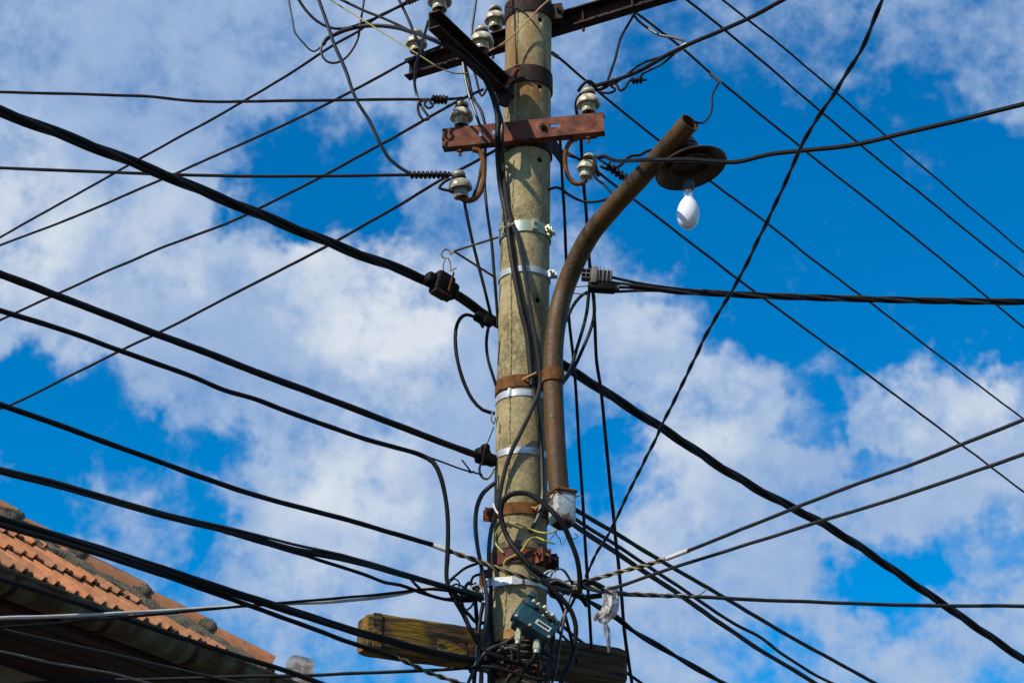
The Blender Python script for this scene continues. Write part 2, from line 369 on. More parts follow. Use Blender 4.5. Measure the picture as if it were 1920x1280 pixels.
# ------------------------------------------------------------------ paths
def resolve(pts):
    """pts: (px, py[, d]) ; d a number, 's'/('s', lift) on the pole, 'z' same height as the far anchor, None interpolated"""
    n = len(pts); out = [None] * n
    for i, p in enumerate(pts):
        d = p[2] if len(p) > 2 else None
        if d is None or d == 'z' or (isinstance(d, tuple) and d[0] == 'z'): continue
        if d == 's': out[i] = on_pole(p[0], p[1], .012)
        elif isinstance(d, tuple): out[i] = on_pole(p[0], p[1], d[1])
        else: out[i] = P(p[0], p[1], d)
    known = [i for i in range(n) if out[i] is not None]
    if not known: raise ValueError(pts)
    for i, p in enumerate(pts):
        d = p[2] if len(p) > 2 else None
        if d == 'z' or (isinstance(d, tuple) and d[0] == 'z'):
            a = min(known, key=lambda k: abs(k - i)); out[i] = PZ(p[0], p[1], out[a].z + (d[1] if isinstance(d, tuple) else 0))
    known = [i for i in range(n) if out[i] is not None]
    s = [0.]
    for i in range(1, n): s.append(s[-1] + math.hypot(pts[i][0] - pts[i - 1][0], pts[i][1] - pts[i - 1][1]))
    for i in range(n):
        if out[i] is None:
            lo = [k for k in known if k < i]; hi = [k for k in known if k > i]
            if lo and hi:
                a, b = lo[-1], hi[0]; t = (s[i] - s[a]) / (s[b] - s[a])
                # perspective-correct: 1/depth runs linearly along a straight line
                da, db = (out[a] - CPOS).dot(FWD), (out[b] - CPOS).dot(FWD)
                dep = 1 / ((1 - t) / da + t / db); out[i] = CPOS + ray(pts[i][0], pts[i][1]) * dep
            else:
                a = lo[-1] if lo else hi[0]; out[i] = P(pts[i][0], pts[i][1], out[a].y - POLE_Y)
    return out
def crom(ps, step=.03, maxn=40):
    if len(ps) == 2:
        k = max(2, min(60, int((ps[1] - ps[0]).length / step))); return [ps[0].lerp(ps[1], i / k) for i in range(k + 1)]
    q = [ps[0] * 2 - ps[1]] + list(ps) + [ps[-1] * 2 - ps[-2]]; out = []
    for i in range(1, len(q) - 2):
        p0, p1, p2, p3 = q[i - 1:i + 3]
        t1 = max((p1 - p0).length, 1e-4) ** .5; t2 = t1 + max((p2 - p1).length, 1e-4) ** .5; t3 = t2 + max((p3 - p2).length, 1e-4) ** .5
        k = max(2, min(maxn, int((p2 - p1).length / step)))
        for j in range(k):
            t = t1 + (t2 - t1) * j / k
            A1 = p0 * ((t1 - t) / t1) + p1 * (t / t1)
            A2 = p1 * ((t2 - t) / (t2 - t1)) + p2 * ((t - t1) / (t2 - t1))
            A3 = p2 * ((t3 - t) / (t3 - t2)) + p3 * ((t - t2) / (t3 - t2))
            B1 = A1 * ((t2 - t) / t2) + A2 * (t / t2); B2 = A2 * ((t3 - t) / (t3 - t1)) + A3 * ((t - t1) / (t3 - t1))
            out.append(B1 * ((t2 - t) / (t2 - t1)) + B2 * ((t - t1) / (t2 - t1)))
    out.append(ps[-1]); return out
WPX = 9.85 / FPX                      # metres per picture pixel at the pole
def off_frame(p): return p[0] <= 1 or p[0] >= 1919 or p[1] <= 1 or p[1] >= 1279
def path(pts, step=.03, ext=3.5):
    ps = resolve(pts); c = crom(ps, step)
    if ext:
        if off_frame(pts[0]) and len(c) > 2:
            t = (c[0] - c[min(6, len(c) - 1)]).normalized(); c = [c[0] + t * ext, c[0] + t * ext * .5] + c
        if off_frame(pts[-1]) and len(c) > 2:
            t = (c[-1] - c[max(-7, -len(c))]).normalized(); c = c + [c[-1] + t * ext * .5, c[-1] + t * ext]
    return c
def wob(c, amp=.0032):
    out = []
    for i, p in enumerate(c):
        k = min(1.0, min(i, len(c) - 1 - i) / 6)
        out.append(p + (noise.noise_vector(p * 2.6) * amp + noise.noise_vector(p * 7.0 + Vector((9, 4, 2))) * amp * .5) * k)
    return out
def uneven(c, r): return [r * (1 + .09 * noise.noise(p * 11) + .05 * noise.noise(p * 31)) for p in c]
def helix(c, R0, pitch, phase, r_taper=None):
    """points winding round the centre line c at radius R0 (metres), one turn per pitch"""
    dense = []
    for i in range(len(c) - 1):
        k = max(1, int(math.ceil((c[i + 1] - c[i]).length / (pitch / 10)))) if (c[i + 1] - c[i]).length < 1.2 else 24
        for j in range(k): dense.append(c[i].lerp(c[i + 1], j / k))
    dense.append(c[-1]); a = (dense[1] - dense[0]).orthogonal().normalized(); out = []; s = 0
    ref = Vector((0, 0, 1))
    for i, p in enumerate(dense):
        if i: s += (p - dense[i - 1]).length
        T = (dense[min(i + 1, len(dense) - 1)] - dense[max(i - 1, 0)]).normalized()
        a = (ref - T * ref.dot(T)); a = a.normalized() if a.length > .05 else T.orthogonal().normalized()
        b = T.cross(a); t = 2 * math.pi * s / pitch + phase
        rr = R0 if r_taper is None else R0 * r_taper(s)
        out.append(p + (a * math.cos(t) + b * math.sin(t)) * rr)
    return out
def wire(name, label, w, mat, pts, cat='wire', group=None, ext=3.5, n=8, step=.03):
    c = wob(path(pts, step, ext)); g = Geo().tube(c, uneven(c, w * WPX / 2), n)
    return tag(obj(name, g, mat, loc=c[len(c) // 2]), label, cat, group)
def bundle(name, label, w, mat, pts, strands=3, pitch=.35, cat='cable', group=None, ext=3.5, core=False, gap=1.0, kink=.0032):
    c = wob(path(pts, .03, ext), kink); t = thing(name, label, cat, c[len(c) // 2], group)
    R_ = w * WPX / 2; rs = R_ * (.62 if strands == 2 else .58 if strands == 3 else .52)
    if core:
        obj('core', Geo().tube(c, R_ * .62, 8), 'cable_black', t); rs = R_ * .42
    for k in range(strands):
        obj('strand', Geo().tube(helix(c, (R_ - rs) * gap, pitch, 2 * math.pi * k / strands), rs, 8), mat, t)
    return t
def coil_on(parent, pts, R0, w, turns, mat, name='tie_coil'):
    c = path(pts, .008, 0); Ln = sum((c[i + 1] - c[i]).length for i in range(len(c) - 1))
    g = Geo().tube(helix(c, R0 * WPX, Ln / turns, 0), w * WPX / 2, 7)
    return obj(name, g, mat, parent)

# ================================================================== SETTING
g = Geo().add([(-600, -600, 0), (600, -600, 0), (600, 600, 0), (-600, 600, 0)], [(0, 1, 2, 3)])
tag(obj('ground', g, 'asphalt', loc=(0, 0, 0)), 'grey asphalt street ground below the pole', 'ground', kind='structure')

# house frame of reference (needed for the pavement too)
ZE = 4.4
E1 = PZ(500, 1268, ZE); E0 = PZ(0, 1074, ZE)
HU = (E0 - E1).normalized(); HN = Vector((-HU.y, HU.x, 0))
if HN.y < 0: HN = -HN
SLOPE = .70
g = Geo()
a0 = E1 - HN * 1.6 - HU * 14; a1 = E1 - HN * 1.6 + HU * 14
pv = [Vector((p.x, p.y, 0)) for p in (a0, a1, a1 + HN * 2.4, a0 + HN * 2.4)]
g.add([p + Vector((0, 0, -.05)) for p in pv] + [p + Vector((0, 0, .13)) for p in pv], [(0, 1, 5, 4), (1, 2, 6, 5), (2, 3, 7, 6), (3, 0, 4, 7), (4, 5, 6, 7)])
tag(obj('pavement', g, 'paving', smooth=False), 'raised concrete pavement beside the street', 'pavement', kind='structure')

# ================================================================== HOUSE
def house():
    base = Vector((E1.x, E1.y, 0)) + HN * .6 + HU * .6
    h = thing('house', 'old house with orange clay tile roof and rusty gutter at lower left', 'house', base)
    LU, LN, OV = 5.0, 5.0, .62
    up = Vector((0, 0, 1))
    # walls
    zt = ZE - .16
    for name, p0, p1, out in (('wall', E1 + HN * OV + HU * OV, E1 + HN * OV + HU * LU, -HN), ('wall', E1 + HN * OV + HU * OV, E1 + HU * OV + HN * LN, -HU)):
        q0, q1 = Vector((p0.x, p0.y, 0)), Vector((p1.x, p1.y, 0)); inn = -out * .3
        if out == -HU: q0 = q0 + HN * .3
        g = Geo().add([q0, q1, q1 + inn, q0 + inn] + [q + up * zt for q in (q0, q1, q1 + inn, q0 + inn)],
                      [(0, 1, 5, 4), (1, 2, 6, 5), (2, 3, 7, 6), (3, 0, 4, 7), (4, 5, 6, 7)])
        obj(name, g, 'plaster', h, smooth=False)
    # soffit boards under the front eave, one by one, then the side eave
    sof = obj('soffit', Geo().box(E1 + HN * (OV / 2 + .02) + HU * (LU / 2 + .02) - up * .11, (LU - .06, OV - .06, .02), frame(HU)), 'soffit_wood', h, smooth=False)
    for k in range(6):
        w = .098
        obj('board', Geo().box(E1 + HN * (.055 + k * .102) + HU * (LU / 2 + .02) - up * (.128 + .003 * (k % 2)), (LU - .1, w - .008, .016), frame(HU)), 'soffit_wood', sof, smooth=False)
    obj('soffit', Geo().box(E1 + HU * (OV / 2 + .02) + HN * (LN / 2 + OV / 2) - up * .113, (LN - OV - .06, OV - .06, .02), frame(HN)), 'soffit_wood', h, smooth=False)
    # fascia boards
    obj('fascia', Geo().box(E1 + HN * .012 + HU * (LU / 2) - up * .06, (LU, .022, .13), frame(HU)), 'soffit_wood', h, smooth=False)
    obj('fascia', Geo().box(E1 + HU * .012 + HN * (LN / 2 + .03) - up * .06, (LN, .022, .13), frame(HN)), 'soffit_wood', h, smooth=False)
    # roof decks
    s = SLOPE; r = Vector((HN.x, HN.y, s)); r2 = Vector((HU.x, HU.y, s)); K = 4.8
    th = Vector((0, 0, -.05))
    A = [E1, E1 + HU * LU, E1 + HU * LU + r * K, E1 + HU * K + r * K]
    B = [E1, E1 + HN * LN, E1 + HN * LN + r2 * K, E1 + HN * K + r2 * K]
    roof = None
    for Q in (A, B):
        g = Geo().add(Q + [q + th for q in Q], [(0, 1, 2, 3), (7, 6, 5, 4), (0, 4, 5, 1), (1, 5, 6, 2), (2, 6, 7, 3), (3, 7, 4, 0)])
        o = obj('roof_deck', g, 'soffit_wood', h, smooth=False); roof = roof or o
        if Q is B: roof2 = o
    # tiles: interlocking clay tiles with two ribs, lapped
    TW, TL, EX = .205, .50, .42
    sl = math.sqrt(1 + s * s)
    prof = [(0, .0), (.010, .026), (.026, .028), (.038, .004), (.078, .002), (.088, .022), (.104, .024), (.116, .003), (.165, .001), (.178, .018), (.194, .020), (.212, .006)]
    def tile_geo():
        g = Geo(); vs_ = []
        for y, dz in ((-.03, .004), (.0, .006), (TL - .03, .0)):
            for x, z in prof: vs_.append(Vector((x, y, z + .012 + dz)))
            for x, z in prof: vs_.append(Vector((x, y, z + dz - .002)))
        k = len(prof); fs = []
        for row in range(2):
            o = row * 2 * k; o2 = o + 2 * k
            for i in range(k - 1):
                fs.append((o + i, o + i + 1, o2 + i + 1, o2 + i)); fs.append((o + k + i + 1, o + k + i, o2 + k + i, o2 + k + i + 1))
            fs.append((o + k, o, o2, o2 + k)); fs.append((o + k - 1, o + 2 * k - 1, o2 + 2 * k - 1, o2 + k - 1))
        for i in range(k - 1):
            fs.append((i + 1, i, k + i, k + i + 1)); o = 4 * k; fs.append((o + i, o + i + 1, o + k + i + 1, o + k + i))
        g.add(vs_, fs); return g
    tg = tile_geo()
    shared = [mesh_of('roof_tile', tg, m, (0, 0, 0), True, 50) for m in ('terracotta', 'terracotta_worn')]
    def tiles(deck, eu, en, rr, rows, flip):
        # local tile frame: x along the eave away from the corner, y up the slope
        X = eu.normalized(); Y = rr.normalized(); Z = X.cross(Y)
        if Z.z < 0: Z = -Z
        flipx = X.cross(Y).z < 0
        for j in range(rows):
            b = (j * EX) / sl
            i0 = int((b - .3) / TW)
            for i in range(max(i0, 0), int(LU / TW)):
                a = i * TW
                if a + TW < b - .02: continue
                M3 = Matrix((X, Y, Z)).transposed()
                o0 = E1 + eu * a + rr * (b + random.uniform(-.012, .012))
                tilt = Matrix.Rotation(R(-2.6 + random.uniform(-.9, .9)), 3, 'X') @ Matrix.Rotation(R(random.uniform(-1.3, 1.3)), 3, 'Z')
                lift = Z * (.022 + random.uniform(-.003, .004))
                bhi = b + TL / sl
                me = shared[random.random() < .45]
                if a < bhi + .02:        # trimmed along the hip
                    bm = bmesh.new(); bm.from_mesh(me)
                    # hip plane in tile space: world a' - b' > 0.02
                    nrm_l = Vector((1, -1 / sl, 0)).normalized()
                    # point on the hip (relative): a + x = b + y/sl + .02
                    co = Vector((b - a + .015, 0, 0))
                    bmesh.ops.bisect_plane(bm, geom=bm.verts[:] + bm.edges[:] + bm.faces[:], plane_co=co, plane_no=nrm_l, clear_inner=True)
                    if len(bm.faces) < 4: bm.free(); continue
                    me2 = bpy.data.meshes.new('roof_tile'); bm.to_mesh(me2); bm.free(); me2.materials.append(me.materials[0]); me = me2
                o = bpy.data.objects.new('roof_tile', me); COL.objects.link(o); o.parent = deck
                mat3 = M3 @ (tilt if not flipx else tilt)
                loc = o0 + lift - WL[deck.name]
                o.matrix_local = Matrix.Translation(loc) @ mat3.to_4x4()
    tiles(roof, HU, HN, r, 9, False)
    tiles(roof2, HN, HU, r2, 4, True)
    # hip: mortar bed and half-round hip tiles
    hd = Vector((HU.x + HN.x, HU.y + HN.y, s)); hl = hd.length; hd.normalize()
    side = (HU - HN).normalized(); nrm = side.cross(hd)
    if nrm.z < 0: nrm = -nrm
    # mortar: lumpy bed either side, lying on the two roof planes
    rings = []; n = 110; Lh = 4.6
    vA = (HU - hd * HU.dot(hd)).normalized(); nA = vA.cross(hd); nA = nA if nA.z > 0 else -nA
    vB = (HN - hd * HN.dot(hd)).normalized(); nB = vB.cross(hd); nB = nB if nB.z > 0 else -nB
    for i in range(n + 1):
        c = E1 + hd * (.02 + Lh * i / n); row = []
        for k, (sx, z) in enumerate(((-.30, .015), (-.27, .062), (-.18, .075), (-.08, .050), (0, .03), (.08, .050), (.18, .075), (.27, .062), (.30, .015))):
            jit = noise.noise(Vector((i * .75, k * 1.7, sx * 3))) * .022 + noise.noise(Vector((i * 1.9, k * 2.7, 5))) * .012
            w = abs(sx) * (1 + noise.noise(Vector((i * .33, sx * 9, 4))) * .22)
            row.append(c + (vA if sx >= 0 else vB) * w + (nA if sx > 0 else nB if sx < 0 else nrm) * (z + jit))
        rings.append(row)
    g = Geo(); k = 9; g.add([p for r_ in rings for p in r_], [(i * k + j, i * k + j + 1, (i + 1) * k + j + 1, (i + 1) * k + j) for i in range(n) for j in range(k - 1)])
    obj('hip_mortar', g, 'mortar', h)
    m = 0; pos = .01
    while pos < 4.4:
        Lt = .385
        a = E1 + hd * pos + nrm * (.018 + random.uniform(-.004, .006)); g = Geo(); vs_ = []; nn = 12; tw = random.uniform(-.02, .02)
        for (t, rr, zz) in ((0, .105, .0), (.06, .103, .0), (Lt * .5, .098, -.002), (Lt + .04, .090, -.012)):
            for inner in (0, 1):
                for q in range(nn + 1):
                    an = math.pi * (.02 + .96 * q / nn); rq = rr - .014 * inner
                    vs_.append(a + hd * t + side * (math.cos(an) * rq + tw) + nrm * (math.sin(an) * rq * .92 + zz))
        w2 = 2 * (nn + 1); fs = []
        for i in range(3):
            for q in range(nn):
                fs.append((i * w2 + q, i * w2 + q + 1, (i + 1) * w2 + q + 1, (i + 1) * w2 + q))
                o_ = nn + 1; fs.append((i * w2 + o_ + q + 1, i * w2 + o_ + q, (i + 1) * w2 + o_ + q, (i + 1) * w2 + o_ + q + 1))
            fs.append((i * w2, (i + 1) * w2, (i + 1) * w2 + nn + 1, i * w2 + nn + 1)); fs.append((i * w2 + nn, i * w2 + 2 * nn + 1, (i + 1) * w2 + 2 * nn + 1, (i + 1) * w2 + nn))
        for q in range(nn): fs.append((q, nn + 1 + q, nn + 2 + q, q + 1)); o_ = 3 * w2; fs.append((o_ + q, o_ + q + 1, o_ + nn + 2 + q, o_ + nn + 1 + q))
        g.add(vs_, fs); ht = obj('hip_tile', g, 'terracotta', h)
        # mortar plug squeezed out at the lower end of each hip tile
        g = Geo(); pts = []; ring = []
        for q in range(nn + 1):
            an = math.pi * q / nn; ring.append((math.cos(an), math.sin(an)))
        vs_ = []
        for t, f in ((.05, .94), (.0, .98), (-.03, .90), (-.055, .70), (-.07, .3)):
            for cx, sy in ring:
                jj = 1 + .13 * noise.noise(Vector((cx * 3 + pos * 9, sy * 3, t * 20)))
                vs_.append(a + hd * t + side * (cx * .108 * f * jj) + nrm * (sy * .10 * f * jj - .005))
        g.add(vs_, [(i * (nn + 1) + q, i * (nn + 1) + q + 1, (i + 1) * (nn + 1) + q + 1, (i + 1) * (nn + 1) + q) for i in range(4) for q in range(nn)])
        if m: obj('mortar_plug', g, 'mortar', ht)
        pos += Lt; m += 1
    # gutter along the front eave
    gr = .085; gc = E1 - HN * (gr + .005) - up * .052; g = Geo()
    def halfpipe(g, p0, p1, out, r0, t=.004, nn=12):
        vs_ = []
        for p in (p0, p1):
            for rr in (r0, r0 - t):
                for q in range(nn + 1):
                    an = math.pi * q / nn; vs_.append(p + out * (math.cos(an) * rr) - up * (math.sin(an) * rr))
        w = 2 * (nn + 1); fs = []
        for q in range(nn):
            fs += [(q, q + 1, w + q + 1, w + q), (nn + 1 + q + 1, nn + 1 + q, w + nn + 1 + q, w + nn + 2 + q),
                   (q, nn + 1 + q, nn + 2 + q, q + 1), (w + q, w + q + 1, w + nn + 2 + q, w + nn + 1 + q)]
        fs += [(0, w, w + nn + 1, nn + 1), (nn, 2 * nn + 1, w + 2 * nn + 1, w + nn)]
        g.add(vs_, fs)
    halfpipe(g, gc - HU * .16, gc + HU * LU, -HN, gr)
    g.tube([gc - HU * .16 - HN * gr, gc + HU * LU - HN * gr], .010, 8)     # rolled front bead
    gut = obj('gutter', g, 'gutter_metal', h)
    for q in range(9):
        g = Geo(); c = gc + HU * (.15 + q * .62); halfpipe(g, c, c + HU * .03, -HN, gr + .008, .005)
        obj('gutter_bracket', g, 'rust_dark', gut)
    for q in range(2):
        g = Geo(); c = gc + HU * (.75 + q * 1.9); halfpipe(g, c, c + HU * .11, -HN, gr + .004, .003)
        obj('gutter_joint', g, 'gutter_metal', gut)
    # side gutter and the upright metal end sheet at the corner
    gc2 = E1 - HU * (gr + .17) - up * .035 - HN * .03; g = Geo(); halfpipe(g, gc2 + HN * .02, gc2 + HN * LN, -HU, gr); obj('gutter', g, 'gutter_metal', h)
    c = P(562, 1262, (E1.y - POLE_Y) + .05); Mx = Vector((1, .12, 0)).normalized(); g = Geo(); poly = []
    wv, hv = .145, .20
    for q in range(7):
        an = math.pi - math.pi / 2 * q / 6; poly.append((-wv / 2 + .05 + math.cos(an) * .05, hv / 2 - .05 + math.sin(an) * .05))
    poly += [(wv / 2, hv / 2 - .022), (wv / 2, -hv / 2), (-wv / 2, -hv / 2)]
    g.prism([Mx * x + up * z for x, z in poly], c, c + Vector((-.05, .35, 0)))
    obj('gutter_end_plate', g, 'hopper_metal', h, smooth=False)
house()

# ================================================================== POLE
def pole():
    t = thing('utility_pole', 'tall round weathered concrete utility pole carrying all the cables', 'utility pole', axis(0.0))
    z0, z1 = 0.0, P(992, -220).z; nz_, ns = 150, 64; g = Geo(); vs_ = []
    for i in range(nz_ + 1):
        z = z0 + (z1 - z0) * i / nz_; c = axis(z)
        for j in range(ns):
            a = 2 * math.pi * j / ns
            rr = rad(z) + .0016 * noise.noise(Vector((math.cos(a) * 2, math.sin(a) * 2, z * 3))) + .0008 * noise.noise(Vector((math.cos(a) * 9, math.sin(a) * 9, z * 14)))
            vs_.append(c + Vector((math.cos(a) * rr, math.sin(a) * rr, 0)))
    g.add(vs_, [(i * ns + j, i * ns + (j + 1) % ns, (i + 1) * ns + (j + 1) % ns, (i + 1) * ns + j) for i in range(nz_) for j in range(ns)] + [tuple(range(ns - 1, -1, -1)), tuple(range(nz_ * ns, nz_ * ns + ns))])
    sh = obj('shaft', g, 'concrete', t, loc=axis(0))
    # bolt holes bored into the concrete
    cut = Geo()
    for px, py, r in ((1013, 38, .014), (1012, 163, .013), (1012, 300, .014), (1008, 563, .014), (963, 328, .006)):
        p = on_pole(px, py, 0); nrm = (p - axis(p.z)).normalized(); cut.tube([p + nrm * .03, p - nrm * .07], [r * 1.0, r * .9], 14)
    co = obj('hole_cutter', cut, 'rust_dark'); md = sh.modifiers.new('holes', 'BOOLEAN'); md.object = co; md.operation = 'DIFFERENCE'; md.solver = 'EXACT'; md.material_mode = 'TRANSFER'  # dark rust colour on the hole walls paints in the shade inside
    dg = bpy.context.evaluated_depsgraph_get(); me = bpy.data.meshes.new_from_object(sh.evaluated_get(dg)); sh.modifiers.clear(); sh.data = me
    bpy.data.objects.remove(co)
    # casting seam: an uneven ridge down the shaft
    for seam in ([(971, 20), (969, 80), (967, 118)], [(966, 160), (965, 212)], [(963, 300), (960, 408)], [(959, 440), (958, 520), (958, 620), (957, 700)], [(956, 745), (955, 830)], [(955, 852), (953, 935)], [(953, 966), (952, 1025)], [(950, 1062), (949, 1078)], [(948, 1100), (947, 1140), (944, 1176)]):
        c = crom([on_pole(x, y, .0012) for x, y in seam], .006, 80)
        c = [p + Vector((.0045 * noise.noise(Vector((p.z * 60, 3, 0))) + .004 * noise.noise(Vector((p.z * 14, 8, 0))), 0, 0)) for p in c]
        g = Geo().tube(c, [.0052 + .0030 * max(-.5, noise.noise(Vector((p.z * 45, 0, 0)))) for p in c], 6); obj('casting_seam', g, 'concrete', t)
    # bands
    def band(py0, py1, th, mat, name='band', lug=None, label=None):
        zt, zb = Zf(py0), Zf(py1); c = axis((zt + zb) / 2); r0 = rad(zb) + .0015
        g = Geo().lathe([(r0, zb), (r0 + th, zb), (r0 + th, zt), (r0, zt), (r0, zb)], loc=Vector((c.x, c.y, 0)), n=48)
        o = obj(name, g, mat, t)
        if label: o['label'] = label
        return o, zt, zb, c, r0 + th
    def lugs(parent, c, zt, zb, r, ang, ln, mat, gapw=.02, th=.006, bl=True):
        a = R(ang); out = Vector((math.sin(a), -math.cos(a), 0)); sd = Vector((math.cos(a), math.sin(a), 0)); z = (zt + zb) / 2
        for s_ in (-1, 1):
            obj('lug', Geo().box(Vector((c.x, c.y, z)) + out * (r + ln / 2 - .006) + sd * (s_ * gapw), (ln, th, zt - zb), frame(out)), mat, parent, smooth=False)
        if bl:
            g = Geo(); p = Vector((c.x, c.y, z)) + out * (r + ln * .55)
            g.tube([p - sd * (gapw + .03), p + sd * (gapw + .03)], .006, 8); bolt(g, p + sd * (gapw + th / 2), sd, .014, .012); bolt(g, p - sd * (gapw + th / 2), -sd, .014, .012)
            obj('bolt', g, mat, parent)
    o, zt, zb, c, r_ = band(-8, 20, .007, 'rust_dark', label='dark rusty steel band near the pole top'); lugs(o, c, zt, zb, r_, 80, .06, 'rust_dark')
    o, zt, zb, c, r_ = band(122, 152, .008, 'rust_dark', label='dark rusty band holding the upper arm'); lugs(o, c, zt, zb, r_, -70, .05, 'rust_dark')
    o, zt, zb, c, r_ = band(413, 433, .006, 'zinc_yellow', label='yellow and green zinc plated band'); lugs(o, c, zt, zb, r_, 62, .02, 'zinc_yellow', .014); lugs(o, c, zt, zb, r_, -40, .028, 'zinc_yellow', .016)
    p = on_pole(1003, 421, .010); nr = (p - axis(p.z)).normalized(); obj('bracket_plate', Geo().rbox(p + nr * .004, (.036, .014, (zt - zb) * 1.02), zframe((0, 0, 1), Vector((-nr.y, nr.x, 0)))), 'zinc_yellow', o)
    g = Geo().tube([p + nr * .008, p + nr * .014], .0085, 12); obj('bolt', g, 'rust', o)
    o, zt, zb, c, r_ = band(498, 509, .005, 'galvanised_pale', label='thin galvanised ring'); lugs(o, c, zt, zb, r_, 66, .045, 'galvanised_pale', .012)
    band(702, 724, .007, 'rust_brown', label='brown rusty band of the lamp pipe')
    o, zt, zb, c, r_ = band(729, 741, .003, 'stainless', 'strap', label='shiny stainless strap with buckle')
    p = on_pole(956, 735, .006); obj('buckle', Geo().rbox(p, (.016, .008, (zt - zb) * 1.3), None, .002), 'stainless', o)
    band(837, 849, .003, 'stainless', 'strap', label='plain shiny stainless strap')
    o, zt, zb, c, r_ = band(941, 962, .007, 'rust_brown', label='brown rusty band level with the lamp box'); lugs(o, c, zt, zb, r_, -78, .045, 'rust'); lugs(o, c, zt, zb, r_, 74, .03, 'rust')
    o, zt, zb, c, r_ = band(1028, 1054, .009, 'rust', label='heavy reddish rusty clamp with bolted ears'); lugs(o, c, zt, zb, r_, 42, .055, 'rust', .022, .009); lugs(o, c, zt - .07, zb - .075, r_, -86, .055, 'rust', .02, .008)
    lugs(o, c, zt, zb, r_, 78, .05, 'rust_dark', .02, .008)
    band(1080, 1095, .003, 'stainless', 'strap', label='wide bright aluminium strap')
    p0, p1 = P(910, 1092, -.10), on_pole(979, 1086, .012); mid = on_pole(940, 1089, .02); zz = Vector((0, 0, .020)); g = Geo()
    row = [p0, p0.lerp(mid, .5), mid, on_pole(960, 1088, .014), p1]; th_ = Vector((0, -.003, 0))
    vs_ = [q + e + f for q in row for e in (zz, -zz) for f in (Vector(), th_)]
    g.add(vs_, [(i * 4 + a_, i * 4 + b_, i * 4 + 4 + b_, i * 4 + 4 + a_) for i in range(4) for a_, b_ in ((0, 2), (2, 3), (3, 1), (1, 0))] + [(0, 1, 3, 2), (16, 18, 19, 17)])
    obj('strap_end', g, 'stainless', t, smooth=False)
    band(1178, 1195, .003, 'rust_ochre', 'strap', label='thin orange stained strap')
    o, zt, zb, c, r_ = band(1246, 1268, .008, 'rust', label='rusty clamp under the cable wrapping'); lugs(o, c, zt, zb, r_, 40, .055, 'rust', .025, .008); lugs(o, c, zt, zb, r_, -35, .05, 'rust', .022, .008)
    # smear of pale mortar above the heavy clamp
    zt, zb = Zf(1012), Zf(1027); c = axis(zb); prof = [(rad(zb) + .0005, zb), (rad(zb) + .007, zb + .004), (rad(zb) + .006, (zt + zb) / 2), (rad(zb) + .0006, zt)]
    g = Geo().lathe(prof, loc=Vector((c.x, c.y, 0)), n=48); g.v = [v + Vector((0, 0, .010 * noise.noise(v * 22))) for v in g.v]
    obj('mortar_collar', g, 'mortar', t)
    # turns of cable wrapped round the pole under the amplifier
    for k, py in enumerate((1203, 1210, 1217, 1224, 1231, 1238)):
        z = Zf(py); c = axis(z); pts = []
        for q in range(41):
            a = 2 * math.pi * q / 40; rr = rad(z) + .011 + .003 * math.sin(a * 3 + k)
            pts.append(Vector((c.x + rr * math.cos(a), c.y + rr * math.sin(a), z + .006 * math.sin(a * 2 + k * 1.7))))
        obj('wrapped_cable', Geo().tube(pts, .0085, 8, cap=False), 'wire_wrap' if k % 2 else 'cable_black', t)
pole()

# ================================================================== CROSSARMS
def channel(t, A, B, hgt, fl, th, flange, mat, slots=(), name='channel'):
    """U-section from A to B (centre line of the web); flange: horizontal direction of the flanges; slots: (u0, u1, v0, v1) openings in the web"""
    A, B = Vector(A), Vector(B); ax = (B - A); Ln = ax.length; ax.normalize()
    fd = Vector(flange); fd = (fd - ax * fd.dot(ax)).normalized(); up = ax.cross(fd)
    if up.z < 0: up = -up
    M = Matrix((ax, fd, up)).transposed(); g = Geo()
    us = sorted({0, Ln} | {s[0] for s in slots} | {s[1] for s in slots}); vs_ = sorted({-hgt / 2, hgt / 2} | {s[2] for s in slots} | {s[3] for s in slots})
    def solid(u, v):
        return not any(s[0] < u < s[1] and s[2] < v < s[3] for s in slots)
    # merge cells row-wise so that the web stays a few boxes
    cells = {(i, j): solid((us[i] + us[i + 1]) / 2, (vs_[j] + vs_[j + 1]) / 2) for i in range(len(us) - 1) for j in range(len(vs_) - 1)}
    vid = {}; V = []; F = []
    def vert(i, j, k):
        if (i, j, k) not in vid:
            vid[(i, j, k)] = len(V); V.append(A + ax * us[i] + up * vs_[j] + fd * (k * th))
        return vid[(i, j, k)]
    for (i, j), s_ in cells.items():
        if not s_: continue
        F.append((vert(i, j, 0), vert(i + 1, j, 0), vert(i + 1, j + 1, 0), vert(i, j + 1, 0)))
        F.append((vert(i, j, 1), vert(i, j + 1, 1), vert(i + 1, j + 1, 1), vert(i + 1, j, 1)))
        for (di, dj, e) in ((-1, 0, ((i, j), (i, j + 1))), (1, 0, ((i + 1, j), (i + 1, j + 1))), (0, -1, ((i, j), (i + 1, j))), (0, 1, ((i, j + 1), (i + 1, j + 1)))):
            if not cells.get((i + di, j + dj), False):
                a, b = e; F.append((vert(*a, 0), vert(*b, 0), vert(*b, 1), vert(*a, 1)))
    g.add(V, F)
    for s_ in (-1, 1):
        g.box((A + B) / 2 + up * (s_ * (hgt / 2 - th / 2 - .0005)) + fd * (th + (fl - th) / 2), (Ln - .001, fl - th, th), M)
    return obj(name, g, mat, t, smooth=False), M, up, fd, ax

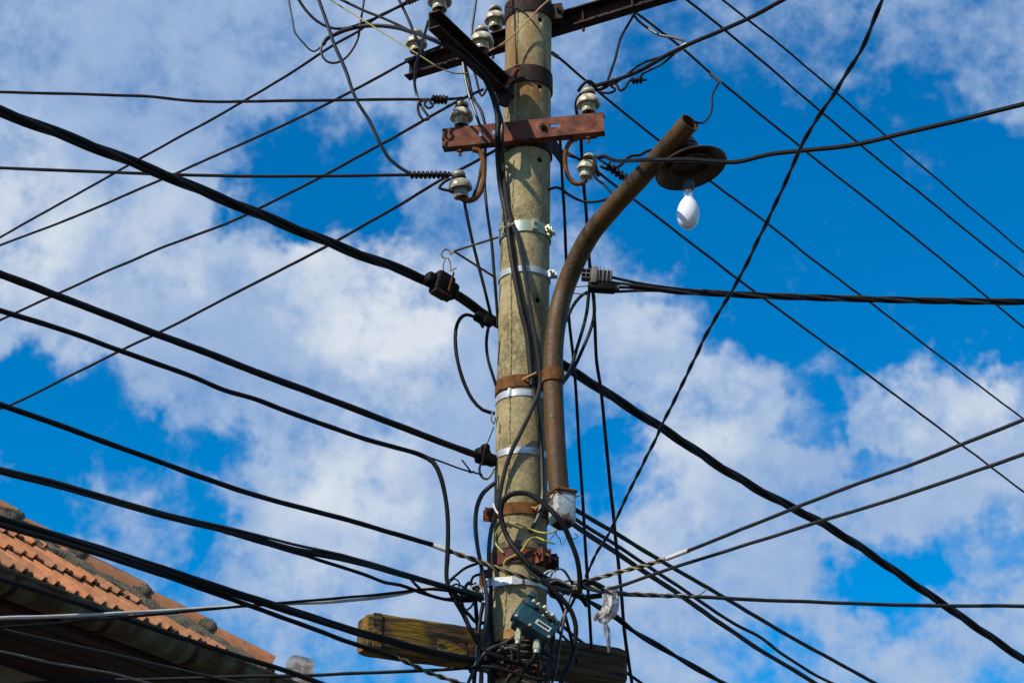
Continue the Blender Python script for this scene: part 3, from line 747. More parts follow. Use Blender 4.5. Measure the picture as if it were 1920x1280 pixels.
AY = -.185                                               # web face of the middle arm in front of the pole
ZC = P(990, 240, AY).z
C0, C1 = PZ(829, 259, ZC), PZ(1132, 228, ZC)
tC = thing('crossarm', 'short reddish rusty steel crossarm bolted across front of pole', 'crossarm', (C0 + C1) / 2, 'rusty steel crossarms')
LC = (C1 - C0).length
def uC(px): return (px - 829) / (1132 - 829) * LC
HC = .112
oC, MC, upC, fdC, axC = channel(tC, C0, C1, HC, .052, .007, (0, 1, 0), 'rust',
    slots=[(uC(898), uC(906), -.012, .018), (uC(923), uC(929), -.008, .02), (uC(1031), uC(1050), -.003, .016)])
def atC(px, up_=0, back=0): return C0 + axC * uC(px) + upC * up_ + fdC * back
g = Geo(); bolt(g, atC(1019, .004), -fdC, .019, .014, .009, .012); obj('bolt', g, 'rust_dark', tC)
for px in (880, 1095):
    obj('foot_plate', Geo().box(atC(px, -HC / 2 - .004, .03), (.12, .045, .007), frame(axC)), 'rust', tC, smooth=False)
for px in (861, 1101):
    g = Geo(); bolt(g, atC(px, -HC / 2 - .008, .026), -upC, .016, .013, .008, .022); obj('bolt', g, 'rust', tC)
# clamp bracket behind the pole that the arm is drawn against
g = Geo(); bz = ZC - .02
g.lathe([(rad(bz) + .002, bz - .05), (rad(bz) + .010, bz - .05), (rad(bz) + .010, bz + .045), (rad(bz) + .002, bz + .045), (rad(bz) + .002, bz - .05)], loc=Vector((axis(bz).x, axis(bz).y, 0)), n=48)
obj('clamp_band', g, 'rust_dark', tC)
b0 = P(1033, 262, .02); b1 = P(1066, 300, .10)
g = Geo().prism([Vector((0, 0, .05)), Vector((0, 0, -.05)), Vector((.012, .03, -.06)), Vector((.012, .03, .05))], P(1030, 262, .0), P(1060, 302, .12)); obj('strut', g, 'rust_dark', tC, smooth=False)

ZU1 = P(990, 62, .20).z
U1a, U1b = PZ(768, 136, ZU1), PZ(1330, -34, ZU1)
tU1 = thing('crossarm', 'long dark rusty channel crossarm passing behind the pole top', 'crossarm', (U1a + U1b) / 2, 'rusty steel crossarms')
oU1, MU1, upU1, fdU1, axU1 = channel(tU1, U1a, U1b, .112, .060, .008, (0, -1, 0), 'rust_dark')
LU1 = (U1b - U1a).length
def atU1(px, up_=0, fr=0):
    # the point of the arm seen at column px
    best = min((i / 400 for i in range(401)), key=lambda q: abs(960 + FPX * ((U1a.lerp(U1b, q) - CPOS).x) / ((U1a.lerp(U1b, q) - CPOS).dot(FWD)) - px))
    return U1a.lerp(U1b, best) + upU1 * up_ + fdU1 * fr
for px in (784, 930, 1098, 1100 + 90):
    g = Geo(); bolt(g, atU1(px, -.058, .03), -upU1, .015, .013, .008, .024); bolt(g, atU1(px, -.046, .03), upU1, .008, .006, .008, .10); obj('bolt', g, 'rust_dark', tU1)
obj('stay', Geo().box((atU1(1040, .01, .07) + P(1035, 12, -.03)) / 2, ((atU1(1075, -.02, .06) - P(1035, 14, -.04)).length, .008, .05), frame(atU1(1075, -.02, .06) - P(1035, 14, -.04))), 'rust_dark', tU1, smooth=False)

U2f = P(948, 176, -.06); ZU2 = U2f.z
U2n = PZ(800, 32, ZU2 + .0); U2n = PZ(803, 40, ZU2)
tU2 = thing('crossarm', 'dark rusty channel arm jutting from the pole towards upper left viewer', 'crossarm', (U2f + U2n) / 2, 'rusty steel crossarms')
oU2, MU2, upU2, fdU2, axU2 = channel(tU2, U2n, U2f, .100, .062, .008, (1, 0, 0), 'rust_dark')
def atU2(q, up_=0, fr=0): return U2n.lerp(U2f, q) + upU2 * up_ + fdU2 * fr
obj('gusset', Geo().prism([Vector((0, 0, 0)), Vector((.08, .02, 0)), Vector((.05, .02, -.11)), Vector((0.0, 0, -.10))], atU2(.86, -.02, .0), atU2(.86, -.02, .02)), 'rust_dark', tU2, smooth=False)
g = Geo().tube([atU2(.93, .0, .03), P(968, 132, -.155)], .014, 10); bolt(g, P(968, 132, -.155), (.6, -.5, 0), .014, .012); obj('bolt', g, 'rust', tU2)

# ================================================================== INSULATORS
PROF = [(0, .147), (.014, .1465), (.025, .143), (.032, .135), (.036, .124), (.035, .115), (.029, .109), (.027, .101), (.031, .095), (.044, .090), (.053, .080), (.058, .064), (.0615, .049), (.0605, .043), (.056, .042),
        (.050, .050), (.043, .056), (.037, .053), (.0355, .044), (.037, .016), (.038, .005), (.0365, 0), (.031, .001), (.027, .012), (.025, .04), (.012, .044), (0, .044)]
def insulator(base, label, mat='porcelain', tilt=(0, 0), pin=.05, sc=1.0, wrap=True, group='porcelain pin insulators'):
    M = (Matrix.Rotation(tilt[0], 3, 'Y') @ Matrix.Rotation(tilt[1], 3, 'X')) * sc
    base = Vector(base); t = thing('insulator', label, 'insulator', base, group)
    off = M @ Vector((0, 0, pin / sc))
    obj('porcelain_body', Geo().lathe(PROF, M, base + off, 36), mat, t)
    if pin > .005:
        g = Geo().tube([base + off + M @ Vector((0, 0, .04)), base + M @ Vector((0, 0, -.004))], .0105, 10); obj('pin', g, 'rust_dark', t)
    if wrap:
        c = base + off; g = Geo(); n = 28
        pts = [c + M @ Vector((math.cos(2 * math.pi * q / n * 1.9) * .0335, math.sin(2 * math.pi * q / n * 1.9) * .0335, .100 + .006 * q / n)) for q in range(n + 1)]
        obj('tie_wire', Geo().tube(pts, .0058, 7), 'wire_bare', t)
    return t
insulator(atU1(785, .056, .030), 'white porcelain insulator on left end of the long dark crossarm', pin=.045)
insulator(atU1(933, .056, .030), 'white porcelain insulator behind, close beside left edge of the pole top', pin=.04)
insulator(atU1(1180, .056, .030), 'porcelain insulator on the right part of the long dark crossarm', pin=.04)
insulator(atU2(.60, .05, .035), 'white porcelain insulator halfway along the jutting dark arm', pin=.03)
insulator(atU2(.06, .05, .035), 'porcelain insulator on the near tip of the jutting dark arm', pin=.03)
insulator(atC(863, HC / 2, .028), 'cream insulator standing on left end of the reddish crossarm', pin=.022)
insulator(atC(1103, HC / 2, .028), 'white insulator standing on right end of the reddish crossarm', pin=.022)
def hook(pts, label, w=10):
    c = path(pts, .012, 0); return tag(obj('swan_neck_hook', Geo().tube(c, w * WPX / 2, 10), 'rust_brown', loc=c[0]), label, 'hook', 'curved insulator hooks')
hook([(886, 281, -.155), (899, 284, -.15), (906, 300, -.15), (907, 330, -.15), (902, 356, -.15), (889, 373, -.15), (874, 376, -.15), (865, 371, -.15)], 'curved rusty hook under left end of the reddish crossarm', 11)
hook([(1086, 259, -.155), (1070, 266, -.15), (1061, 283, -.15), (1060, 310, -.15), (1066, 332, -.15), (1078, 344, -.15), (1091, 344, -.15), (1099, 337, -.15)], 'curved rusty hook under right end of the reddish crossarm', 9)
insulator(P(865, 372, -.15), 'stained grey insulator hanging on hook below left end of crossarm', 'porcelain_stained', tilt=(R(-7), R(6)), pin=.004)
insulator(P(1099, 334, -.15), 'cream insulator on hook below right end of the reddish crossarm', 'porcelain', tilt=(R(9), R(4)), pin=.004, sc=.9)

# ================================================================== STREET LAMP
def lamp():
    ctr = [(1050, 940, -.165), (1045, 880, -.165), (1040, 800, -.165), (1037, 700, -.165), (1039, 640, -.168), (1046, 590, -.175), (1058, 545, -.185), (1079, 492, -.25), (1107, 440, -.34), (1142, 397, -.44), (1210, 323, -.65), (1294, 229, -.92)]
    c = path(ctr, .02, 0); base = c[0]
    t = thing('street_lamp', 'rusty curved pipe street lamp with bare white bulb clamped to pole', 'street lamp', base)
    # hollow pipe
    rp = 36.5 * WPX / 2; g = Geo(); n = 28; outer = Geo().tube(c, rp, n, cap=False); inner = Geo().tube(c[-8:], rp - .006, n, cap=False)
    g.add(outer.v, outer.f); o0 = len(g.v); g.add(inner.v, [tuple(reversed(f)) for f in inner.f])
    k = len(c); e_out = [(k - 1) * n + j for j in range(n)]; e_in = [o0 + 7 * n + j for j in range(n)]
    # rim ring (match nearest start)
    j0 = min(range(n), key=lambda j: (g.v[e_in[j]] - g.v[e_out[0]]).length); e_in = e_in[j0:] + e_in[:j0]
    if (g.v[e_in[1]] - g.v[e_out[1]]).length > .02: e_in = [e_in[0]] + e_in[:0:-1]
    for j in range(n): g.f.append((e_out[j], e_out[(j + 1) % n], e_in[(j + 1) % n], e_in[j]))
    obj('pipe', g, 'rust_pipe', t)
    # clamp round the pipe, tied to the band on the pole
    zc = P(1037, 699, -.165 - rp).z; cc = P(1037, 699, -.165)
    cl = obj('clamp', Geo().lathe([(rp + .001, -.031), (rp + .007, -.031), (rp + .007, .031), (rp + .001, .031), (rp + .001, -.031)], None, Vector((cc.x, cc.y, zc)), 32), 'rust_brown', t)
    obj('clamp_ear', Geo().box((Vector((cc.x - .045, cc.y + .035, zc - .004))), (.05, .01, .055), frame((1, -.5, 0))), 'rust_brown', cl, smooth=False)
    # shade
    axd = Vector((-.24, .08, 1.0)).normalized(); M = zframe(axd)
    sc_ = P(1296, 316, -.74)
    r0 = 70 * WPX * .93
    prof = [(r0, 0), (r0 * 1.0, .006), (r0 * .93, .016), (r0 * .72, .040), (r0 * .48, .058), (r0 * .36, .066), (r0 * .35, .072)]
    ins = [(a - .004, z - .004) for a, z in reversed(prof)]; ins[0] = (r0 * .30, .062)
    sh = obj('shade', Geo().lathe(prof + [(0, .073)], M, sc_, 48).lathe([(0, .0605)] + ins + [(r0, 0)], M, sc_, 48), 'shade_enamel', t)
    obj('shade_rim', Geo().lathe([(r0 + .001, -.003), (r0 + .004, .001), (r0 + .001, .006), (r0 - .005, .002), (r0 + .001, -.003)], M, sc_, 48), 'shade_enamel', sh)
    obj('reflector_ring', Geo().lathe([(r0 * .52, .045), (r0 * .56, .012), (r0 * .585, .012), (r0 * .545, .047)], M, sc_, 40), 'shade_enamel', sh)
    obj('shade_cap', Geo().lathe([(.070, .066), (.072, .096), (.064, .100), (.062, .112), (.068, .117), (.067, .128), (.060, .134), (.060, .150), (.046, .158), (0, .160)], M, sc_, 36), 'cable_grey', t)
    # socket and bulb: hangs plumb
    b0 = P(1291, 361, -.74); Mb = zframe(Vector((.05, -.02, 1))) * .95
    obj('socket', Geo().lathe([(0, .052), (.027, .05), (.030, .03), (.028, .004), (.024, 0), (0, 0)], Mb, b0 + Vector((0, 0, .01)), 24), 'socket_porcelain', t)
    bl = obj('bulb', Geo().lathe([(0, -.202), (.010, -.2005), (.024, -.194), (.037, -.182), (.047, -.166), (.0535, -.146), (.056, -.124), (.0545, -.100), (.049, -.077), (.040, -.056), (.030, -.041), (.0255, -.034), (0, -.033)], Mb, b0, 32), 'bulb_opal', t)
    obj('bulb_neck', Geo().lathe([(.0252, -.0345), (.0235, -.022), (.0235, .008), (0, .008)], Mb, b0, 24), 'bulb_clear', bl)
    # square fuse box at the foot of the pipe
    q0, q1 = P(1054, 983, -.185), P(1054, 921, -.185); hh = q1.z - q0.z; M2 = Matrix.Rotation(R(24), 3, 'Z'); w = .102
    bx = obj('fuse_box', Geo().rbox((q0 + q1) / 2, (w, w, hh), M2, .016, 3), 'box_paint', t)
    obj('lid_rim', Geo().rbox(Vector((q1.x, q1.y, q1.z - .008)), (w + .014, w + .014, .022), M2, .014, 3), 'rust_brown', bx)
    obj('open_bottom', Geo().lathe([(.046, 0), (.046, .004), (.040, .004), (.032, -.012), (0, -.014)], None, q0 - Vector((0, 0, .006)), 20), 'plastic_black', bx)
    pts = [Vector((q1.x + math.cos(a) * (w * .66), q1.y + math.sin(a) * (w * .66), q1.z - .026 + .004 * math.sin(3 * a))) for a in [i / 30 * 2 * math.pi for i in range(31)]]
    obj('tie_wire', Geo().tube(pts + [pts[-1] + Vector((.02, -.01, .006)), pts[-1] + Vector((.03, -.012, -.004))], .0022, 6), 'rust_dark', bx)
    # scrap wires dangling from the box
    for pp in ([(1042, 984), (1040, 1000), (1030, 1012)], [(1062, 984), (1066, 1000), (1075, 1010), (1084, 1005), (1078, 1000)], [(1046, 985), (1043, 1002), (1050, 1010), (1054, 1022), (1062, 1006), (1064, 988)]):
        obj('loose_lead', Geo().tube(path([(x, y, -.19) for x, y in pp], .01, 0), .0022, 6), 'cable_teal', t)
lamp()

# ================================================================== TIMBER
def beam():
    ZB = P(970, 1226, .24).z
    a, b = PZ(680, 1188, ZB), PZ(1163, 1254, ZB); ax = (b - a); L = ax.length
    t = thing('timber_beam', 'old yellow-mossed timber beam tied across the pole near the bottom', 'beam', (a + b) / 2)
    M = frame(ax); g = Geo(); N = 40; hh, dd = .172, .15; sec = []
    for i in range(N + 1):
        s = i / N; c = a + ax * s
        k = min(1, .90 + .1 * min(s, 1 - s) / .012)
        ring = []
        for (y, z) in ((-.5, -.40), (-.40, -.5), (.40, -.5), (.5, -.40), (.5, .40), (.42, .5), (-.40, .5), (-.5, .42), (-.505, .1), (-.5, -.15)):
            j = 1 + .035 * noise.noise(Vector((s * 14, y * 3, z * 3))) + .02 * noise.noise(Vector((s * 50, y * 7, z * 7)))
            ring.append(c + M @ Vector((0, y * dd * j * k, z * hh * j * k)))
        sec.append(ring)
    kk = 10; g.add([p for r_ in sec for p in r_], [(i * kk + j, i * kk + (j + 1) % kk, (i + 1) * kk + (j + 1) % kk, (i + 1) * kk + j) for i in range(N) for j in range(kk)] + [tuple(range(kk)), tuple(range(N * kk, N * kk + kk))])
    # give the mesh its own axis so the grain follows the beam
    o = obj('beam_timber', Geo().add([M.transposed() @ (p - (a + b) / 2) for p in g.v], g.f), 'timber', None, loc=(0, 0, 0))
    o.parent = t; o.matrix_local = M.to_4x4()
    g = Geo().box(a + ax * .33 + M @ Vector((0, -dd / 2 - .003, -.03)), (.20, .012, .06), M); g2 = obj('patch_board', g, 'timber', t, smooth=False)
    g = Geo().tube([a + ax * .40 + M @ Vector((0, -dd / 2 - .001, .03)), a + ax * .40 + M @ Vector((0, -dd / 2 - .006, .03))], .007, 10); obj('nail_head', g, 'rust_dark', t)
    g = Geo().box(a + ax * .03 + M @ Vector((0, -dd / 2 - .002, -.0)), (.04, .008, hh * .96), M); obj('end_strip', g, 'timber', t, smooth=False)
    tt = a + ax * .52
    g = Geo(); pts = []
    for q in range(31):
        an = 2 * math.pi * q / 30; pts.append(tt + M @ Vector((.02 * math.sin(an * 2), math.cos(an) * (dd / 2 + .012), math.sin(an) * (hh / 2 + .012))))
    obj('tie_wire', Geo().tube(pts, .006, 6), 'rust_dark', t)
beam()

# ================================================================== AMPLIFIER BOX
def amplifier():
    c = P(1004, 1171, -.225); roll = Matrix.Rotation(R(34), 3, 'Y') * 1.24 ; M = Matrix.Rotation(R(12), 3, 'Z') @ Matrix.Rotation(R(-12), 3, 'X') @ roll
    t = thing('amplifier_box', 'teal die-cast cable amplifier box strapped tilted to the pole', 'junction box', c)
    at = lambda x, y, z: c + M @ Vector((x, y, z))
    body = obj('body', Geo().rbox(c, (.150, .075, .105), M, .012, 3), 'teal_paint', t)
    obj('lid', Geo().rbox(at(0, -.046, -.017), (.158, .024, .074), M, .008, 3), 'teal_paint', body)
    obj('raised_panel', Geo().rbox(at(-.052, -.046, .038), (.046, .026, .036), M, .007, 2), 'teal_paint', body)
    obj('rib', Geo().rbox(at(-.079, -.02, 0), (.016, .05, .085), M, .005, 2), 'teal_paint', body)
    obj('hinge_block', Geo().rbox(at(-.065, -.045, .062), (.03, .05, .024), M, .006, 2), 'teal_paint', body)
    lab = obj('label_plate', Geo().box(at(.030, -.0590, -.020), (.062, .003, .021), M), 'white_print', t, smooth=False)
    obj('dark_print', Geo().box(at(.030, -.0612, -.020), (.046, .002, .0095), M), 'black_print', lab, smooth=False)
    # row of pale cable plugs along the upper edge
    for k, (x, z, l) in enumerate(((-.022, .045, .05), (.0, .036, .055), (.020, .046, .05), (.042, .030, .05), (.060, .040, .045), (.03, .014, .04), (.070, .008, .035))):
        ax = (M @ Vector((-.75 + .1 * (k % 3), -.62, .12 * (k % 2)))).normalized(); p = at(x, -.036, z)
        g = Geo().tube([p, p + ax * l * .35, p + ax * l * .36, p + ax * l * .75, p + ax * l * .76, p + ax * l], [.0085, .0085, .0065, .0065, .0095, .009], 10)
        obj('cable_plug', g, 'brass_pale' if k % 3 else 'white_print', t)
    for x, z in ((-.068, -.045), (.070, -.045), (-.01, -.047)):
        obj('screw', Geo().lathe([(0, .005), (.0045, .004), (.006, 0)], M @ Matrix.Rotation(R(90), 3, 'X'), at(x, -.058, z), 12), 'brass_pale', t)
    # hexagonal glands underneath with cables
    for (px, py, s) in ((972, 1190, 1.0), (1007, 1207, 1.1)):
        p = P(px, py, -.245); up = Vector((.08, 0, 1)).normalized(); Mg = zframe(up)
        g = Geo().tube([p + up * .045, p + up * .012], .0105, 14).prism([Mg @ v for v in HEX(.016 * s)], p + up * .018, p - up * .022).tube([p - up * .022, p - up * .040], .0125 * s, 14)
        obj('cable_gland', g, 'brass_pale', t)
    g = Geo().tube(path([(972, 1206, -.245), (972, 1222, -.24), (976, 1240, -.22), (990, 1252, -.19), (1003, 1250, -.17)], .01, 0), .0085, 8); obj('gland_cable', g, 'cable_black', t)
    g = Geo().tube(path([(1005, 1222, -.245), (1000, 1236, -.235), (990, 1246, -.21), (978, 1262, -.18), (970, 1285, -.16)], .01, 0), .012, 8); obj('gland_cable', g, 'cable_black', t)
    for k in range(4):
        g = Geo().tube(path([(1012 + 4 * k, 1140 + 6 * k, -.29), (1024 + 3 * k, 1150 + 3 * k, -.30), (1034 + k, 1172 + 2 * k, -.26), (1035 + k * 1.5, 1200, -.22), (1033 - k * 2, 1240, -.19), (1030 - 2 * k, 1284, -.18)], .012, 0), .0042, 6)
        obj('coax_lead', g, 'cable_grey' if k % 2 else 'cable_black', t)
amplifier()

# ================================================================== CLAMPS AND BRACKETS
def suspension():
    # V-shaped rod bracket from two bands, with pigtail hook
    t = thing('suspension_bracket', 'thin rusty V-shaped rod bracket with hook left of the pole', 'bracket', P(930, 480, -.05))
    for a, b in (((934, 445, -.07), (851, 471, -.20)), ((930, 521, -.07), (851, 471, -.20))):
        obj('rod', Geo().tube(path([a, b], .03, 0), .0058, 8), 'rust_brown', t)
    c = P(836, 475, -.20); pts = []
    for q in range(20):
        an = R(-20) + R(300) * q / 19; pts.append(c + Vector((math.cos(an) * .022, .008 * q / 19, math.sin(an) * .024)))
    obj('pigtail_hook', Geo().tube([P(852, 471, -.20)] + pts, .0052, 8), 'galvanised', t)
    s = thing('suspension_clamp', 'black plastic suspension clamp gripping the thick cable left of pole', 'cable clamp', P(830, 535, -.20))
    for k, (a, b) in enumerate((((836, 483), (831, 508)), ((840, 483), (845, 508)))):
        obj('link', Geo().tube(path([(a[0], a[1], -.20), ((a[0] + b[0]) / 2 + (2 if k else -2), 494, -.20), (b[0], b[1], -.20)], .01, 0), .004, 8), 'galvanised', s)
    dirc = (P(900, 582, -.02) - P(800, 523, -.2)).normalized(); M = frame(dirc)
    cc = P(829, 535, -.20)
    obj('clamp_body', Geo().rbox(cc, (.105, .082, .125), M, .022, 3), 'plastic_black', s)
    obj('clamp_jaw', Geo().rbox(cc - dirc * .07 - Vector((0, 0, .006)), (.06, .062, .07), M, .02, 3), 'plastic_black', s)
    obj('clamp_jaw', Geo().rbox(cc + dirc * .062, (.05, .064, .085), M, .02, 3), 'plastic_black', s)
    k = P(846, 528, -.255); ax = (P(850, 507, -.25) - P(838, 548, -.25)).normalized()
    st = obj('metal_strap', Geo().rbox(k, (.105, .006, .026), frame(ax, (0, -1, .3)), .002, 1), 'rust_brown', s)
    obj('wing_bolt', Geo().tube(path([(844, 508, -.25), (856, 502, -.26)], .01, 0), .004, 8), 'galvanised', s)
    obj('lower_keeper', Geo().rbox(cc - Vector((0, .02, .060)), (.10, .05, .022), M, .006, 2), 'rust_dark', s)
    # branch connector on the thick cable
    u = thing('tap_connector', 'black tap connector under the thick cable beside the pole', 'cable connector', P(905, 598, -.03))
    M2 = frame(dirc); obj('connector_body', Geo().rbox(P(903, 597, -.05), (.075, .045, .045), M2, .008, 2), 'plastic_black', u)
    obj('connector_jaw', Geo().rbox(P(915, 602, -.05), (.05, .03, .055), M2, .008, 2), 'plastic_black', u); obj('shear_bolt', Geo().tube(path([(900, 604, -.07), (906, 614, -.07)], .01, 0), .007, 6), 'plastic_black', u)
    # dead-end clamp of the second cable
    v = thing('dead_end_clamp', 'black dead-end clamp of a single cable left of the pole, lower down', 'cable clamp', P(905, 860, -.06))
    d2 = (P(905, 860, -.1) - P(700, 780, -.6)).normalized(); M3 = frame(d2)
    obj('clamp_body', Geo().rbox(P(905, 855, -.08), (.075, .055, .075), M3, .014, 3), 'plastic_black', v)
    obj('clamp_cap', Geo().rbox(P(910, 840, -.08), (.035, .04, .04), M3, .010, 2), 'plastic_black', v)
    obj('clamp_tail', Geo().rbox(P(920, 862, -.06), (.05, .04, .06), M3, .010, 2), 'plastic_black', v)
    obj('eye', Geo().tube(path([(902, 868, -.1), (899, 880, -.1), (903, 893, -.1), (912, 898, -.1), (921, 890, -.1), (926, 878, -.09)], .008, 0), .006, 8), 'galvanised', v)
    obj('bail_wire', Geo().tube(path([(926, 800, -.11), (915, 828, -.10), (908, 845, -.12), (904, 868, -.12)], .01, 0), .003, 6), 'rust_dark', v)
    obj('shackle', Geo().tube(path([(924, 772, -.1), (921, 786, -.1), (926, 794, -.1), (929, 782, -.1)], .006, 0), .004, 8), 'galvanised', v)
    # ribbed dead-end clamp of the twisted bundle on the right
    w = thing('ribbed_clamp', 'ribbed grey-brown plastic tension clamp right of the lamp pipe', 'cable clamp', P(1120, 528, -.02))
    M4 = frame((1, -.05, -.10)); cc = P(1118, 522, -.03)
    def at(x, y, z): return cc + M4 @ Vector((x, y, z))
    obj('clamp_body', Geo().rbox(at(.035, 0, .006), (.085, .06, .062), M4, .006, 2), 'plastic_weathered', w)
    obj('flange', Geo().rbox(at(-.010, -.004, .004), (.032, .074, .090), M4, .004, 2), 'plastic_weathered', w)
    for x in (.016, .036, .056, .076): obj('rib', Geo().rbox(at(x, -.004, .010 - .1 * (x - .016)), (.005, .076, .082 - .25 * (x - .016)), M4, .002, 1), 'plastic_weathered', w)
    for i in range(2):
        for j in range(2):
            g = Geo(); o = at(-.062 + i * .022 - j * .0, -.01, .022 - j * .024 )
            for (dx, dz, sx, sz) in ((0, .011, .022, .003), (0, -.011, .022, .003), (.0105, 0, .003, .020), (-.0105, 0, .003, .020)): g.box(o + M4 @ Vector((dx, 0, dz)), (sx, .05, sz), M4)
            g.box(o + M4 @ Vector((0, .012, 0)), (.02, .004, .02), M4); obj('lattice_cell', g, 'plastic_weathered', w, smooth=False)
    obj('lower_wedge', Geo().rbox(at(.03, .0, -.047), (.135, .062, .046), M4, .008, 2), 'plastic_black', w)
    obj('wedge_tip', Geo().rbox(at(.105, .0, -.040), (.03, .03, .03), M4, .006, 2), 'plastic_weathered', w)
    for (a, b) in (((1046, 540, -.05), (1105, 536, -.03)), ((1046, 545, -.05), (1100, 553, -.03))):
        obj('bail_wire', Geo().tube(path([a, b], .02, 0), .003, 6), 'galvanised', w)
suspension()

# ================================================================== LONG SPANS
GL = 'bare thin wires running to far left'; GR = 'bare thin wires running to far right'
w1 = wire('overhead_wire', 'topmost thin wire slanting from far left up to the top edge', 6, 'wire_bare', [(0, 445, 'z'), (250, 305), (500, 165), (629, 83), (671, 59), (708, 32), (760, 8, .2), (800, -10, .2)], group=GL)
coil_on(w1, [(764, 5, .2), (788, -6, .2)], 5, 5, 5, 'wire_bare')
wire('overhead_wire', 'thin wire slanting from far left to insulator on the long dark crossarm', 6, 'wire_bare', [(0, 460, 'z'), (160, 398), (300, 338), (500, 249), (630, 187), (760, 117), (784, 104, .33), (826, 87, .36)], group=GL)
wire('overhead_wire', 'thin wire slanting from far left to the cream insulator on crossarm', 6, 'wire_bare', [(0, 600, 'z'), (93, 557), (290, 470), (463, 402), (721, 267), (792, 227), (842, 199, -.10), (878, 180, -.08), (906, 168, -.05)], group=GL)
wire('overhead_wire', 'lowest thin wire slanting from far left to the stained insulator', 6, 'wire_bare', [(0, 766, 'z'), (25, 757), (230, 655), (290, 627), (450, 545), (615, 460), (755, 381), (830, 336, -.12), (890, 304, -.10), (932, 280, -.02)], group=GL)
w5 = wire('overhead_wire', 'upper of two nearly level thin wires on the left, slightly kinked', 6, 'wire_bare', [(0, 173, 'z'), (170, 177), (280, 181), (340, 188), (410, 191), (620, 188), (770, 187), (830, 187, -.17), (868, 184, -.19)], group='level wires on the left')
coil_on(w5, [(812, 187, -.17), (838, 187, -.17)], 7, 5.5, 4, 'wire_bare')
obj('tail_curl', Geo().tube(path([(838, 187, -.18), (815, 182, -.19), (806, 190, -.19), (812, 198, -.19), (804, 203, -.19), (796, 196, -.185), (800, 188, -.18), (786, 193, -.17), (785, 211, -.17), (793, 224, -.17), (803, 224, -.17), (806, 217, -.17)], .008, 0), 2.6 * WPX, 7), 'wire_bare', w5)
w6 = wire('overhead_wire', 'lower of two nearly level thin wires on the left, ending in coiled tie', 6.5, 'wire_bare', [(0, 315, 'z'), (120, 320), (250, 325), (480, 331), (640, 330), (770, 328), (840, 328, -.17), (866, 331, -.19)], group='level wires on the left')
coil_on(w6, [(768, 328, -.17), (842, 328, -.17)], 5.5, 5.5, 9, 'wire_bare')
obj('tail_curl', Geo().tube(path([(845, 335, -.2), (832, 342, -.2), (824, 352, -.2), (840, 357, -.2), (852, 358, -.2)], .008, 0), 3 * WPX, 7), 'wire_bare', w6)

thick = [(0, 208, 'z'), (130, 258), (250, 305), (350, 345), (500, 408), (640, 464), (800, 526, -.20), (860, 556), (932, 606, .10), (985, 640, .16), (1056, 685, .20), (1130, 732), (1240, 802), (1400, 905), (1560, 992), (1700, 1085), (1920, 1237, ('z', -.6))]
bundle('bundled_cable', 'thickest black twisted cable crossing from upper left to lower right behind pole', 18, 'cable_black', thick, 3, 1.1, gap=1.25)
wire('service_cable', 'thick smooth black cable on the left ending at the dead-end clamp', 12.5, 'cable_black', [(0, 514, 'z'), (150, 571), (300, 628), (470, 693), (640, 757), (800, 818), (902, 856, -.10)], cat='cable')
wire('service_cable', 'thin black cable on the left that bends down beside the pole', 8.5, 'cable_black', [(0, 582, 'z'), (130, 623), (300, 684), (365, 708), (420, 730), (480, 748), (540, 772), (600, 793), (680, 821), (740, 838), (790, 853, -.22), (812, 866, -.22), (826, 893, -.22), (835, 930, -.21), (841, 980, -.20), (840, 1035, -.20), (838, 1085, -.20), (846, 1112, -.20), (868, 1150, -.20), (888, 1192, -.20), (906, 1214, -.19), (940, 1232, -.17)], cat='cable')
wire('messenger_wire', 'thin stay wire from the bending cable to the eye at pole', 3.5, 'wire_bare', [(790, 852, -.22), (830, 866), (866, 879), (884, 884), (905, 890, -.12)])
wire('messenger_wire', 'short curled wire tail tied beside the eye left of pole', 3.0, 'wire_bare', [(866, 862, -.15), (876, 874, -.15), (884, 886, -.14), (878, 884, -.14), (890, 884, -.14)], ext=0)
wire('service_cable', 'smooth black cable on the left just above the roof gap ending in white sleeve', 9, 'cable_black', [(0, 758, 'z'), (110, 797), (300, 866), (480, 928), (671, 980), (812, 1021, -.18)], cat='cable')
tag(obj('cable_sleeve', Geo().tube(path([(808, 1020, -.182), (840, 1032, -.18)], .02, 0), 4.6 * WPX, 10), 'wire_white'), 'white sleeve where the left cable meets its spiral grip', 'sleeve', 'white cable sleeves')
bundle('spiral_grip', 'brown wound spiral grip running from the left white sleeve across pole', 10, 'wire_tan', [(838, 1031, -.18), (900, 1052, -.18), (945, 1070, -.19), (990, 1083, -.19), (1030, 1096, -.16), (1075, 1108, -.12)], 2, .12, core=True, cat='cable grip', ext=0)
bundle('bundled_cable', 'dark teal bundle of cables above the tiled roof ending left of the pole', 11, 'cable_teal', [(0, 882, 'z'), (90, 906), (200, 936), (310, 966), (400, 988), (530, 1024), (640, 1047), (760, 1078), (840, 1100), (905, 1120, -.12)], 3, 2.2)
wire('service_cable', 'thin grey cable lying along the top of the teal cable bundle', 5, 'cable_grey', [(0, 877, 'z'), (90, 899), (200, 931), (310, 962), (400, 982), (540, 1017), (640, 1040), (770, 1077), (900, 1117, -.13)], cat='cable')
wire('service_cable', 'thin black cable sagging below the teal bundle near the pole', 6, 'cable_black', [(400, 990, -1.1), (480, 1014), (580, 1043), (600, 1050), (684, 1077), (722, 1091), (750, 1096), (787, 1109), (834, 1123), (881, 1126, -.12), (908, 1122, -.11)], cat='cable', ext=0)
wire('service_cable', 'short black cable leaving the teal bundle and looping below it', 5, 'cable_black', [(768, 1082, -.35), (780, 1096, -.34), (800, 1112, -.3), (830, 1122, -.28), (868, 1119, -.2), (900, 1122, -.12)], cat='cable', ext=0)
